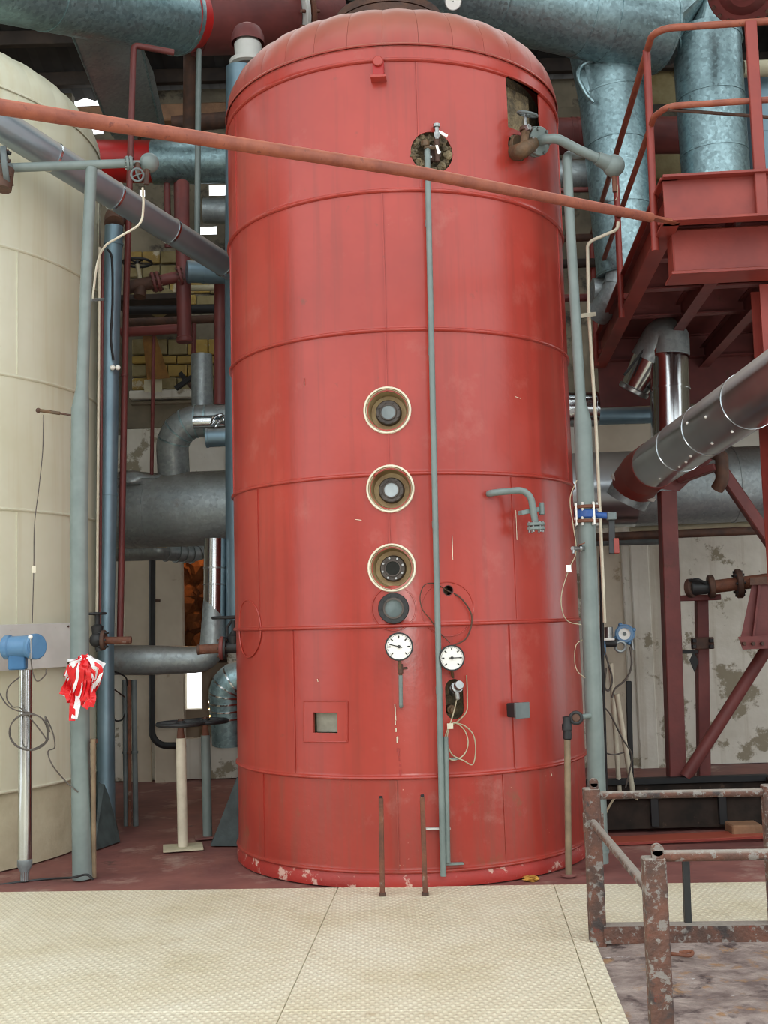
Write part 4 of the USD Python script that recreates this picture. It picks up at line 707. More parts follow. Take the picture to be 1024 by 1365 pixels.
# red-brown pipework half way up on the left
t = pp('capped_pipe', 'short fat dull red pipe ending in a flat cap, left of the red vessel', 'pipe', [(243, 246, 10.7), (243, 300, 10.4), (246, 452, 10.4)], 19, m_reddk, 0, seg=28); E_ = at(246, 453, 10.4); t.part('end_cap', disc(E_, Z, rad(22, 10.4), .05), m_reddk)
pp('side_pipe', 'dull red level pipe running left from the capped pipe', 'pipe', [(162, 443, 10.5), (240, 438, 10.45)], 13, m_reddk, 0, seg=20)
t = pp('side_pipe', 'dark red level pipe passing behind the capped pipe', 'pipe', [(168, 430, 11.2), (310, 424, 11.2)], 11, m_brown, 0, seg=20); wall_hang(t, at(300, 424, 11.2))
t = pp('side_pipe', 'black level pipe just above the dark red one behind the capped pipe', 'pipe', [(165, 414, 11.6), (310, 411, 11.6)], 12, m_blackp, 0, seg=20); wall_hang(t, at(300, 411, 11.6))
t = pp('side_pipe', 'pale dusty level pipe right of the capped pipe', 'pipe', [(255, 384, 11.6), (310, 383, 11.6)], 8, m_plinth, 0, seg=16); wall_hang(t, at(300, 383, 11.6))
pp('riser_pipe', 'dull red vertical pipe between the capped pipe and the blue-grey riser', 'pipe', [(294, 360, 10.5), (294, 540, 10.5)], 16.5, m_reddk, 0, seg=24)
t = pp('flanged_valve', 'dark valve between red flanges on the pipe left of the capped pipe', 'valve', [(170, 383, 10.3), (205, 376, 10.35)], 17, m_brown, 0, seg=24)
d = unit(at(250, 366, 10.4)-at(205, 376, 10.35)); t.part('red_spool', tube([at(205, 376, 10.35), at(250, 366, 10.4)], rad(15, 10.4), 0, 20), m_reddk)
for x, y in ((205, 376), (211, 375), (240, 368)): k = t.part('flange', disc(at(x, y, 10.35), d, rad(27, 10.4), .03), m_reddk); t.part('bolt', bolts(at(x, y, 10.35), d, rad(22, 10.4), 8, .012, .06), m_brown, k, kind='stuff')
t.part('lower_body', tube([at(188, 380, 10.33), at(186, 396, 10.3)], rad(16, 10.3), 0, 18), m_brown); t.part('bonnet', tube([at(188, 380, 10.33), at(183, 352, 10.3)], rad(6, 10.3), 0, 12), m_plinth); wheel(t, at(183, 350, 10.3), Z, .13, m_black, .012, 5)
t = pp('stub_pipe', 'short bright bluish pipe end above the red pipes, next to the red vessel', 'pipe', [(249, 362, 10.2), (300, 364, 10.3)], 29, m_blue, 0, bands=(.05, .45), seg=32)
for i, (x, y) in enumerate(((186, 404), (205, 400), (222, 404), (236, 398), (176, 408))):
    pass
bag = []
for i in range(18): m = trimesh.creation.icosphere(2, rng.uniform(.06, .13)); m.vertices *= rng.uniform(.7, 1.3, (len(m.vertices), 3))*.2+.8; m.vertices += .03*(meshkit.noise(m.vertices*14+i, i)-.5)[:, None]; m.apply_translation(at(172+i*3.7, 404+5*math.sin(i*1.3), 12.2+rng.uniform(-.1, .1))); bag.append(m)
t = Thing('lagging_waste', 'crumpled pale lagging stuffed along the dark ledge behind the flanged valve', 'lagging', at(205, 412, 12.2), kind='stuff'); t.part('crumpled_lagging', cat(*bag), m_ochreg, smooth=40, kind='stuff'); t.part('shelf', bar(at(164, 414, 12.2), at(246, 411, 12.2), .06, 1.0, V(0, 1, 0)), m_dark)
# tarpaulin-like flap and dark scrap on the ochre wall
t = Thing('hopper_chute', 'rust-stained tapering ochre chute against the ochre block wall', 'chute', at(212, 505, 12.3)); q = [at(x, y, Y) for x, y in ((190, 448), (208, 448), (226, 504), (196, 506)) for Y in (12.2, 12.45)]; t.part('body', trimesh.Trimesh(q).convex_hull, M('rusty_ochre_sheet', lin(150, 108, 46), lin(108, 72, 36), 5., .8, 0, .15), smooth=False); q = [at(x, y, Y) for x, y in ((192, 506), (216, 505), (216, 523), (192, 523)) for Y in (12.25, 12.4)]; wall_hang(t, at(210, 480, 12.4)); t.part('pale_lip', trimesh.Trimesh(q).convex_hull, m_plinth, smooth=False)
pp('drop_pipe', 'very thin dark red pipe passing down in front of the ochre wall', 'pipe', [(205, 443, 10.55), (202, 640, 10.6)], 5, m_reddk, 0, seg=10); pp('drop_pipe', 'short thin dark red pipe beside the galvanised pipe end', 'pipe', [(259, 428, 11.2), (258, 474, 11.2)], 6, m_reddk, 0, seg=10)
t = Thing('dark_bracket', 'dark bent bracket sticking out beside the galvanised vertical pipe', 'bracket', at(248, 508, 11.8)); t.part('arm', bar(at(234, 518, 11.8), at(256, 503, 11.8), .06, .05), m_blackp); wall_hang(t, at(248, 508, 11.8)); t.part('arm', bar(at(240, 497, 11.8), at(250, 510, 11.8), .05, .05), m_blackp)
pp('open_pipe', 'dusty galvanised vertical pipe with an open top, left of the red vessel', 'pipe', [(269, 473, 10.7), (270, 548, 10.7)], 28, m_galvd, 0, seg=32, bands=(.97,))
t = pp('duct_elbow', 'segmented galvanised elbow turning down above the big level duct', 'duct', [(322, 560, 10.5), (228, 562, 10.5), (232, 640, 10.7)], 42, m_galvd, .42, seg=36, bands=(.30, .38, .47, .56, .65), band_mat=m_galv, band_w=.016, n=12)
t.part('bright_sleeve', tube([at(258, 563, 10.35), at(300, 561, 10.35)], rad(17, 10.3), 0, 28), m_shiny)
t = pp('stub_pipe', 'small shiny pipe end with crumpled foil just above the big level duct', 'pipe', [(275, 584, 10.1), (315, 582, 10.1)], 24, m_blue, 0, seg=28, bands=(.04,)); fo = ball(at(289, 560, 10.05), .05, 3); fo.vertices += .05*(meshkit.noise(fo.vertices*38, 4)-.5)[:, None]; t.part('crumpled_foil', fo, m_shiny, smooth=False)
t = pp('big_duct', 'big dusty galvanised level duct running behind the red vessel at left', 'duct', [(152, 682, 10.8), (330, 676, 10.6)], 97, m_galvd, 0, seg=48, bands=(.17, .29), band_w=.04, band_h=.004)
fl_ = ball(at(178, 640, 10.55), .2, 3); fl_.vertices = (fl_.vertices-fl_.vertices.mean(0))*V(1.25, .7, .45)+fl_.vertices.mean(0)+.08*(meshkit.noise(fl_.vertices*9, 6)-.5)[:, None]; t.part('torn_sheet', fl_, m_galvd)
t = pp('lower_duct', 'dark corrugated flexible duct under the big level duct', 'duct', [(150, 735, 11.6), (215, 733, 11.6), (262, 738, 11.9), (283, 705, 12.0)], 26, m_galvd, .2, seg=28, bands=(.45, .55, .62, .69, .76, .83, .9), band_w=.02, band_h=.012); wall_hang(t, at(283, 705, 12.))
pp('level_pipe', 'long pale thin pipe tucked directly under the big level duct', 'pipe', [(155, 729, 10.95), (222, 728, 10.95)], 5, m_plinth, 0, seg=10)
t = pp('black_pipe', 'black pipe down the pale wall, bending right near the floor', 'pipe', [(203, 738, 12.2), (202.5, 994, 12.2), (245, 994, 12.2)], 8.5, m_black, .16, seg=16, bands=(.02,)); wall_hang(t, at(203, 800, 12.2))
ap = at(322, 520, 11)
# lower left pipe run
t = pp('lagged_elbow', 'polished upright pipe bending into a dull level pipe, left of the red vessel', 'pipe', [(287, 719, 9.9), (286, 790, 9.9), (284, 879, 9.9), (200, 880, 9.9), (128, 880, 9.9)], (27, 27, 34, 38, 38), m_galvd, .16, seg=36, bands=())
P0, P1 = at(287, 718, 9.9), at(286, 846, 9.9); t.part('polished_jacket', tube([P0, P1], rad(29, 9.9), 0, 40), m_shiny, label='polished jacket'); 
for y in (757, 779): t.part('joint_band', lathe([(rad(29, 9.9)*.99, -.006), (rad(29, 9.9)+.004, -.006), (rad(29, 9.9)+.004, .006), (rad(29, 9.9)*.99, .006)], at(286.6, y, 9.9), P1-P0, 40), m_steel)
t = pp('lobster_back_elbow', 'ribbed galvanised elbow bulging out at the lower left of the red vessel', 'duct', [(350, 905, 9.7), (302, 905, 9.7), (308, 990, 9.8)], 48, m_galv, .35, seg=40, bands=(.30, .38, .46, .54, .62, .7), band_mat=m_shiny, band_w=.014, n=12)
v = Thing('gate_valve', 'dark gate valve with flat handwheel at the left edge of the red vessel', 'valve', at(310, 862, 8.75)); c = at(312, 862, 8.75)
v.part('body', tube([at(296, 864, 8.75), at(328, 861, 8.75)], .045, 0, 18), m_black); v.part('bonnet', lathe([(.03, 0), (.045, .03), (.05, .08), (.03, .1), (.018, .12), (.018, .2), (0, .2)], c, Z, 18), m_black)
for s_ in (-1, 1): v.part('yoke', tube([c+V(s_*.05, 0, .06), c+V(s_*.05, 0, .15), c+V(s_*.012, 0, .2)], .010, .03, 8), m_black)
wheel(v, at(311, 823, 8.75), Z, .155, m_black, .012, 5); k = v.part('flange', disc(at(296, 864, 8.75), RX, .09, .03), m_reddk); v.part('flange', disc(at(300, 864, 8.75), RX, .085, .025), m_black); v.part('bolt', bolts(at(297, 864, 8.75), RX, .07, 6, .010, .07), m_brown, k, kind='stuff'); v.part('rusty_pipe', tube([at(296, 864, 8.75), at(266, 866, 8.75)], .037, 0, 18), m_rust); v.part('pipe_cap', disc(at(265, 866, 8.75), RX, .04, .02), m_brown)
v = Thing('gate_valve', 'dark valve with a rusty stub pipe beside the tape-wrapped grey standpipe', 'valve', at(132, 852, 8.7)); c = at(130, 853, 8.7)
v.part('body', ball(c, .06, 2), m_black); v.part('rusty_stub', tube([c, at(152, 854, 8.7), at(175, 853, 8.7)], .028, 0, 16), m_rust); v.part('bonnet', lathe([(.025, 0), (.04, .05), (.045, .1), (.02, .12), (.02, .2), (0, .2)], c, Z, 16), m_black); wheel(v, at(127, 818, 8.7), Z, .075, m_black, .010, 4); k = v.part('flange', disc(at(138, 853, 8.7), RX, .075, .03), m_brown); v.part('bolt', bolts(at(138, 853, 8.7), RX, .06, 6, .009, .06), m_black, k, kind='stuff'); v.part('drain', tube([c, at(133, 868, 8.7)], .03, 0, 12), m_black); v.part('nozzle', tube([c, at(141, 853, 9.3)], .035, 0, 14), m_black)
t = vert('riser_duct', 'tall bluish galvanised pipe rising behind the grey standpipe at left', [(152, 302, 9.3), (148, 420, 9.3), (145, 640, 9.3), (141, 860, 9.3), (141, 1065, 9.3)], 9.3, (24, 24, 22, 21, 23), m_blue, 0, bands=(.03, .45), seg=28) if False else pp('riser_duct', 'tall bluish galvanised pipe rising behind the grey standpipe at left', 'duct', [(152, 302, 9.3), (148, 420, 9.3), (145, 640, 9.3), (141, 860, 9.3), (141, 1118, 9.3)], (24, 24, 22, 21, 24), m_blue, 0, bands=(.03, .45), seg=28)
a = at(152, 298, 9.3); t.part('top_elbow', tube([a, at(152, 290, 9.35), at(165, 286, 9.8)], rad(25, 9.4), .1, 24), m_brown, label='dusty brown elbow'); t.part('red_tracer', tube([at(137, 330, 9.2), at(133, 850, 9.2)], .011, 0, 8), m_reddk); t.part('pale_tracer', tube([at(133, 330, 9.15), at(129, 850, 9.15)], .011, 0, 8), m_plate); t.part('tracer_cable', wire([at(143, 332, 9.2), at(149, 345, 9.2), at(150, 400, 9.2), at(148, 450, 9.2), at(151, 480, 9.22)], .010), m_blackp)
for x in (150, 157): t.part('cap_screw', ball(at(x, 490, 9.2), .022, 2), m_white)
q = [gr(126, 1134), gr(160, 1122), gr(158, 1108), gr(130, 1112)]; t.part('foot_gusset', trimesh.Trimesh([p for p in q]+[at(132, 1040, 9.25), at(140, 1040, 9.25), at(132, 1040, 9.4), at(142, 1040, 9.4)]).convex_hull, m_green, smooth=False)
q = [gr(281, 1128), gr(322, 1128), gr(330, 1108), gr(290, 1108)]; t = Thing('foot_gusset', 'dark green-grey triangular foot plate at the lower left edge of the red vessel', 'support', gr(300, 1126)); t.part('web', trimesh.Trimesh([p for p in q[:2]]+[p+V(0, .05, 0) for p in q[:2]]+[at(316, 1036, q[1][1]), at(324, 1036, q[1][1]), at(316, 1036, q[1][1]+.05), at(324, 1036, q[1][1]+.05)]).convex_hull, m_green, smooth=False); t.part('base_plate', trimesh.Trimesh([p+V(0, 0, dz) for p in q for dz in (0, .02)]).convex_hull, m_green, smooth=False)
# the two valve stands
def stand(px, py, top, wpx, mat, label, bw):
    B_ = gr(px, py); t = Thing('valve_stand', label, 'valve stand', B_, 'valve stands'); T_ = at(top[0], top[1], B_[1]); r = rad(wpx, B_[1]); t.part('column', tube([B_, T_], r, 0, 20), mat); t.part('base_plate', bx(B_+V(0, 0, .008), bw, bw*.8, .016, .2), m_plinth if bw > .25 else m_slab)
    t.part('spindle_housing', tube([T_, T_+Z*.09], [r*.8, r*.55], 0, 14), m_rust); wheel(t, T_+Z*.11, Z, .175, m_black, .017, 5); t.part('spindle_nut', disc(T_+Z*.13, Z, .022, .03, seg=6), m_brown); return t
stand(244, 1131, (241, 984), 13, m_plate, 'cream valve stand with a black handwheel on a square base plate', .30); stand(277, 1117, (274, 980), 12, m_grey, 'grey valve stand with a black handwheel behind the cream one', .2)
for x, x2, w_, mt_, l in ((166, 168, 6, m_greyd, 'left grey one of three thin upright pipes on the red floor at left'), (172, 173, 5, m_rust, 'rusty middle one of three thin upright pipes on the red floor at left'), (178.5, 181, 7, m_greyd, 'right thicker grey one of three thin upright pipes at left')):
    B_ = gr(x2, 1101); pipe_thing('upright_pipe', l, 'pipe', [B_, at(x, 906, B_[1])], rad(w_, B_[1]), mt_, 0, seg=14, bands=(.5,), group='thin upright pipes at left')
wl2('cable', 'black cable hooking from the riser into the thin upright pipes at left', [(146, 894, 9.5), (160, 898, 9.6), (168, 904, 9.7), (170, 914, 9.75)], .007, m_black); wl2('cable', 'lower dark cable between the riser and the thin upright pipes at left', [(150, 958, 9.5), (156, 961, 9.6), (163, 959, 9.75), (167, 950, 9.9)], .007, m_black)
wl2('cable', 'middle dark cable between the riser and the thin upright pipes at left', [(148, 917, 9.5), (155, 921, 9.6), (167, 930, 9.9)], .006, m_brown)

# ------------------------------------------------------------ ducts, upper right
t = pp('ventilation_duct', 'big galvanised duct sloping across the top right, behind the red vessel', 'duct', [(470, -62, 9.6), (700, 2, 10.2), (880, 44, 10.7)], (116, 112, 108), m_galv, 0, seg=48, bands=(.45, .72, .80, .995), band_w=.022)
a = at(604, 2, 9.5); g_ = Thing('duct_thermometer', 'small round white dial on the underside of the big top duct', 'gauge', a); n_ = unit(CAM-a); g_.part('case', disc(a, n_, rad(24, 9.5), .05), m_steel); g_.part('dial', disc(a+n_*.027, n_, rad(20, 9.5), .004), m_white); g_.part('needle', bar(a+n_*.031, a+n_*.031+UP*.05, .008, .002, n_), m_ink)
t = pp('duct_elbow', 'mitred galvanised elbow joining the big top duct to the right-hand upright duct', 'duct', [(868, 40, 10.7), (938, -8, 10.75), (944, 60, 10.75)], (104, 104, 92), m_galv, 0, seg=48, bands=(.03, .6), band_w=.02)
t = pp('upright_duct', 'galvanised upright duct standing behind the platform railing', 'duct', [(941, 45, 10.7), (956, 262, 10.7)], (90, 88), m_galv, 0, seg=48, bands=(.05, .41, .75), band_w=.016)
t = pp('upright_duct', 'galvanised upright duct below the big top duct, left of the railing', 'duct', [(806, 62, 10.9), (817, 130, 10.9), (826, 240, 10.8), (834, 368, 10.8)], (96, 90, 84, 76), m_galv, 0, seg=48, bands=(.22, .46, .72, .99), band_w=.016)
c = at(786, 96, 10.9); t.part('rolled_lip', tube([at(790, 80, 10.6), at(772, 88, 10.6), at(770, 104, 10.6), at(782, 126, 10.6), at(792, 136, 10.6)], .022, .2, 10), m_galv); t.part('flared_side', trimesh.Trimesh([at(x, y, Y) for x, y in ((778, 84), (772, 95), (776, 112), (790, 134), (812, 140), (840, 90)) for Y in (10.7, 11.0)]).convex_hull, m_galv, smooth=False)
pp('duct_elbow', 'short galvanised elbow at the foot of the left upright duct, seen under the platform', 'duct', [(826, 360, 10.7), (818, 395, 10.7), (796, 420, 10.9)], 34, m_galvd, .2, seg=32, bands=(.3, .6))
pp('upright_duct', 'bluish galvanised duct at the right edge of the picture behind the railing', 'duct', [(1010, 112, 11.4), (1016, 262, 11.4)], 66, m_blue, 0, seg=40, bands=(.5,))
pp('level_pipe', 'pale level pipe at the right edge below the railing top', 'pipe', [(990, 92, 11.), (1060, 90, 11.)], 22, m_plinth, 0, seg=24)
t = pp('cross_duct', 'dull red level pipe behind the two upright ducts at right', 'pipe', [(700, 182, 11.9), (930, 180, 11.9)], 48, m_reddk, 0, seg=40, bands=(.27, .3), band_w=.03); wall_hang(t, at(720, 182, 11.9))
t = pp('cross_duct', 'dark shiny level duct right behind the standpipe top', 'duct', [(735, 233, 11.2), (797, 233, 11.2)], 38, m_galvd, 0, seg=36, bands=(.98,)); wall_hang(t, at(745, 233, 11.2))
t = pp('level_pipe', 'thin dull red level pipe just above the slanting red pipe at right', 'pipe', [(740, 254, 11.), (800, 252, 11.)], 7, m_reddk, 0, seg=12); wall_hang(t, at(745, 254, 11.))
c = at(992, -16, 9.4); n_ = unit(unit(CAM-c)+V(-.1, 0, -.5)); t = Thing('manhole_cover', 'big dull red bolted manhole cover in the top right corner', 'cover', c); k = t.part('flange', disc(c, n_, rad(98, 9.4), .06), m_reddk); t.part('cover', lathe([(0, .12), (.12, .11), (.22, .03), (.24, 0)], c, n_, 40), m_reddk); t.part('bolt', bolts(c, n_, rad(88, 9.4), 20, .016, .12), m_brown, k, kind='stuff'); t.part('neck', tube([c-n_*.03, c-n_*.5], .25, 0, 36), m_reddk)
pp('level_pipe', 'dark brown slanting pipe behind the railing at the right edge', 'pipe', [(985, 128, 11.8), (1060, 80, 11.8)], 14, m_brown, 0, seg=14)
# machinery glimpsed between the red vessel and the upright duct
t = Thing('pump_motor', 'small dark motor glimpsed under the platform edge left of its posts', 'motor', at(800, 385, 10.9)); c = at(806, 388, 10.9); t.part('body', tube([c-RX*.12, c+RX*.14], .13, 0, 24), m_galvd); t.part('end_shield', disc(c+RX*.16, RX, .145, .04), m_blue); t.part('bracket', bx(c-V(0, 0, .16), .3, .2, .06), m_rust)
for y, w_, mt_, l in ((318, 10, m_brown, 'upper of three dark level pipes glimpsed right of the standpipe'), (352, 12, m_dark, 'middle of three dark level pipes glimpsed right of the standpipe'), (398, 10, m_reddk, 'lower of three dark level pipes glimpsed right of the standpipe')): pp('level_pipe', l, 'pipe', [(735, y, 11.5), (830, y-3, 11.5)], w_, mt_, 0, seg=14)

# ------------------------------------------------------------ platform
D2 = unit(V(.08, 1, 0)); D1 = unit(V(1, -.08, 0)); PC = at(890, 298, 7.4); PYAW = math.atan2(D1[1], D1[0])
def pq(a, b, z): return V(PC[0], PC[1], 0)+D1*a+D2*b+V(0, 0, PC[2]+z)
far = gr(800, 490, PC[2]); PD = (far-PC)@D2
pf = Thing('platform', 'red steel platform with a handrail, jutting in from the upper right', 'platform', pq(0, 0, -.4))
zt_ = .30; PWd = 2.6
pf.part('front_fascia', prof(pq(0, 0, zt_/2), pq(PWd, 0, zt_/2), chan(.09, zt_, .012), Z) if False else bar(pq(-.02, 0, zt_/2+.01), pq(PWd, 0, zt_/2+.01), .02, zt_-.03, Z), m_red)
for z in (.0, zt_): pf.part('fascia_lip', bar(pq(-.03, -.03, z), pq(PWd, -.03, z), .11, .018, Z), m_red)
for z in (.0, zt_): pf.part('side_lip', bar(pq(.02, -.03, z), pq(.02, PD, z), .12, .018, Z), m_red)
pf.part('side_beam', bar(pq(.05, 0, zt_/2), pq(.05, PD, zt_/2), .02, zt_-.02, Z), m_red)
pf.part('deck_plate', bx(pq(PWd/2, PD/2, zt_-.012), PWd, PD, .012, PYAW, .002), m_reddk)
pf.part('box_beam', bar(pq(.06, .30, -.13), pq(PWd, .30, -.13), .22, .30, Z, .01), m_red); pf.part('beam_flange', bar(pq(.04, .30, -.29), pq(PWd, .30, -.29), .28, .02, Z), m_red)
for b in (.95, 1.75, 2.6, PD-.1):
    if b < PD: pf.part('cross_beam', prof(pq(.06, b, .16), pq(PWd, b, .16), ibeam(.10, .24, .012), Z), m_reddk)
for a in (.55, 1.1, 1.7): pf.part('joist', prof(pq(a, .45, .05), pq(a, PD, .05), ibeam(.10, .2, .012), Z), m_reddk)
pf.part('rear_fascia', bar(pq(.0, PD, -.07), pq(PWd, PD, -.07), .03, .72, Z), m_reddk)
colx = at(1016, 420, 7.9); pf.part('column', prof(V(colx[0]+.06, colx[1], 0), V(colx[0]+.06, colx[1], PC[2]-.32), ibeam(.2, .2, .014), V(0, 1, 0)), m_red)
# handrail
HR = at(885, 43, 7.4+.02)[2]; MR = at(890, 146, 7.42)[2]; zr, zm = HR-PC[2], MR-PC[2]
def sidept(px, py, off=-.02):
    d = ray(px, py); o = PC+D1*off; t_ = ((o-CAM)@D1)/(d@D1); return CAM+d*t_
hl = Thing('handrail', 'weathered red tubular handrail around the front and left side of the platform', 'handrail', pq(0, 0, 0))
rt_ = .024
hl.part('top_rail', tube([pq(PWd, -.03, zr), pq(-.03, -.03, zr), pq(-.03, PD, zr)], rt_, .13, 14), m_orange); hl.part('middle_rail', tube([pq(PWd, -.03, zm), pq(.04, -.03, zm), pq(-.03, .12, zm), pq(-.03, PD, zm)], rt_*.9, .10, 14), m_orange); hl.part('thin_rod', tube([pq(.04, -.02, zm-.02), pq(PWd, .6, zm-.10)], .012, 0, 8), m_brown)
bs = []
for px, py in ((874, 338), (829, 424), (795.5, 488)): p = sidept(px, py, -.045); b = (p-PC)@D2; hl.part('post', tube([V(p[0], p[1], max(p[2], PC[2]-.1)), pq(-.035, b, zr)], .027, 0, 14), m_red); hl.part('post_foot', bar(V(p[0], p[1], PC[2]+.1)+D1*.02, V(p[0], p[1], PC[2]+.1)+D1*.09, .05, .05, Z), m_red); bs.append(b)
p = at(1013, 292, 7.36); hl.part('post', bar(V(p[0], p[1]-.05, PC[2]-.0), V(p[0]-.0, p[1]-.05, HR), .075, .04, D2), m_red)
print('platform depth', PD, 'posts', bs, 'deck z', PC[2], zr)
# tube beside the standpipe
q = [at(x, y, 8.2) for x, y in ((824, 296), (823, 306), (790, 320), (783, 326), (785, 420), (794, 560), (800, 690), (806, 830))]
t = pipe_thing('thin_pipe', 'thin pale pipe with two bends running down close right of the standpipe', 'pipe', q, .0125, m_plate, .06, seg=10); t.part('clamp', bar(at(774, 421, 7.8), at(789, 419, 8.2), .06, .03, Z), m_plate)
t = pp('stub_pipe', 'shiny banded level pipe crossing behind the standpipe at mid height', 'pipe', [(755, 546, 10.9), (796, 546, 10.9)], 46, m_shiny, 0, seg=36, bands=(.05, .5, .95)); 
pp('level_pipe', 'dark blue-grey level pipe right of the standpipe, under the platform', 'pipe', [(770, 556, 11.4), (900, 552, 11.4)], 22, m_blue, 0, seg=28)
# big level duct and its neighbours, right
t = pp('big_duct', 'big galvanised level duct running behind the red column at right', 'duct', [(740, 656, 11.1), (1120, 640, 11.1)], 98, m_galvd, 0, seg=48, bands=(.62, .9), band_w=.03)
t.part('polished_section', tube([at(745, 655.8, 11.1), at(842, 652, 11.1)], rad(99, 11.1), 0, 48), m_shinyd, label='polished section')
pp('level_pipe', 'red-brown level pipe just below the big level duct at right', 'pipe', [(795, 716, 10.9), (1040, 706, 10.9)], 11, m_brown, 0, seg=18); pp('level_pipe', 'grey level pipe below the red-brown one at right', 'pipe', [(780, 724, 11.1), (882, 721, 11.1)], 9, m_greyd, 0, seg=16)
pp('level_pipe', 'pale dusty level pipe along the lower edge of the big duct at right', 'pipe', [(840, 706, 11.3), (1040, 697, 11.3)], 8, m_plinth, 0, seg=16)
# inverted-U lagged pipe
t = pp('lagged_elbow', 'polished lagged pipe rising and turning over under the platform', 'pipe', [(896, 625, 10.3), (891, 436, 10.3), (845, 520, 10.5)], (52, 51, 36), m_shiny, .34, seg=40, bands=(.47,), n=14)
t.part('dusty_bend', tube([at(892, 474, 10.3), at(891, 436, 10.3), at(866, 482, 10.4)], rad(53, 10.3), .30, 40, n=14), m_greyd if False else m_galvd, label='dusty grey bend'); E_ = at(845, 520, 10.5); dd = unit(E_-at(891, 436, 10.3)); t.part('end_collar', annulus(E_, dd, rad(30, 10.4), rad(42, 10.4), .05), m_steel); t.part('side_strap', bar(at(832, 500, 10.3), at(862, 462, 10.25), .03, .02), m_black)
# polished pipe coming from the right edge
L = [(1110, 458, 6.55), (872, 620, 9.6)]; a, b = at(*L[0]), at(*L[1])
t = pp('lagged_pipe', 'thick polished metal-jacketed pipe slanting in from the right edge', 'pipe', L, (92, 61), m_shinyd, 0, seg=56, bands=(.38, .62, .80), band_mat=m_shiny, band_w=.012, band_h=.004)
dd = unit(b-a); t.part('red_end', tube([b-dd*.02, b+dd*.28, at(846, 645, 10.1)], rad(62, 9.7), .2, 40), m_red, label='red painted end bend'); c = at(844, 650, 10.12); t.part('white_collar', annulus(c, unit(V(-.5, .3, -.8)), .17, .225, .035), m_white); t.part('dark_end', tube([c, c+unit(V(-.45, .3, -.85))*.14], .19, 0, 36), m_galvd)
cc_ = a+(b-a)*.0; R0, R1 = rad(92, 6.55), rad(61, 9.6); e1 = unit(np.cross(dd, Z)); e2 = np.cross(e1, dd)
for f, s_ in ((.42, .7), (.53, .6), (.66, .5), (.71, .75), (.76, .8), (.9, .7), (.47, -.2), (.58, -.3)):
    q = a+(b-a)*f; rr_ = R0+(R1-R0)*f; n_ = unit(unit(CAM-q)*1.0-e2*s_*.9); n_ = unit(n_-dd*(n_@dd)); t.part('rivet', ball(q+n_*rr_, .011, 2), m_white)
# red pipe rack
CB = V(at(904, 1100, 9.8)[0], 9.8, 0); CT = at(889, 655, 9.8); pr = Thing('pipe_rack', 'dull red steel pipe support with column, braces and saddle right of the standpipe', 'pipe rack', CB)
pr.part('column', bar(CB, CT, .142, .142, V(0, 1, 0), .008), m_reddk); 
pr.part('saddle_plate', trimesh.Trimesh([at(x, y, Y) for x, y in ((868, 650), (905, 655), (912, 636), (955, 608), (952, 596), (880, 630)) for Y in (9.72, 9.9)]).convex_hull, m_reddk, smooth=False); pr.part('saddle_arm', bar(at(905, 640, 9.7), at(955, 622, 9.5), .10, .06, Z), m_reddk)
B2 = V(at(940, 1100, 9.95)[0], 9.95, 0); T2_ = at(935, 798, 9.95); pr.part('short_post', bar(B2, T2_, .10, .10, V(0, 1, 0), .006), m_reddk); pr.part('bracket_plate', bar(at(900, 798, 9.9), at(958, 796, 9.9), .16, .05, Z), m_reddk)
pr.part('brace', tube([at(914, 1036, 9.7), at(1060, 805, 9.7)], .052, 0, 20), m_reddk); pr.part('upper_brace', bar(at(958, 622, 9.6), at(1060, 770, 9.6), .10, .10, V(0, 1, 0)), m_reddk)
k = pr.part('pipe_clamp', tube([at(951, 604, 9.55), at(962, 606, 9.5), at(963, 640, 9.5), at(956, 652, 9.55)], .055, .1, 16), m_brown, label='dark corroded pipe clamp'); pr.part('post_clamp', bar(at(922, 858, 9.85), at(951, 857, 9.85), .055, .10, Z), m_brown)
for x in (925, 948):
    for s_ in (-1, 1): pr.part('clamp_bolt', disc(at(x, 858+s_*4, 9.8), Z, .022, .03, seg=6), m_black)
t = Thing('hanging_tag', 'black diamond-shaped plate hanging between the red column and the short post', 'plate', at(925, 895, 9.85)); q = [at(x, y, Y) for x, y in ((925, 868), (931, 882), (926, 897), (919, 880)) for Y in (9.84, 9.87)]; t.part('plate', trimesh.Trimesh(q).convex_hull, m_blackp, smooth=False); t.part('hook', bar(at(905, 869, 9.86), at(930, 869, 9.86), .03, .03), m_blackp); t.part('hanger', bar(at(925, 868, 9.86), at(925, 873, 9.86), .015, .015), m_blackp)
c = at(933, 782, 9.75); v = Thing('check_valve', 'dark corroded valve with a round rim on the red rack, piped to the right', 'valve', c); ax = unit(at(1000, 776, 9.7)-c)
v.part('rim', annulus(at(921, 784, 9.75), unit(ax+V(0, -.8, 0)), .05, .082, .05), m_brown); v.part('body', tube([at(921, 784, 9.75), at(945, 783, 9.75)], [.065, .055], 0, 20), m_black); v.part('yoke', tube([at(919, 774, 9.7), at(930, 772, 9.65), at(942, 778, 9.7)], .012, .03, 8), m_black); v.part('flange', disc(at(948, 782, 9.75), ax, .10, .05), m_brown); v.part('pipe', tube([at(945, 783, 9.75), at(1000, 776, 9.7), at(1060, 768, 9.7)], .056, 0, 20), m_rust); k = v.part('large_flange', disc(at(985, 778, 9.72), ax, .125, .05), m_brown); v.part('bolt', bolts(at(985, 778, 9.72), ax, .1, 8, .012, .08), m_black, k, kind='stuff')
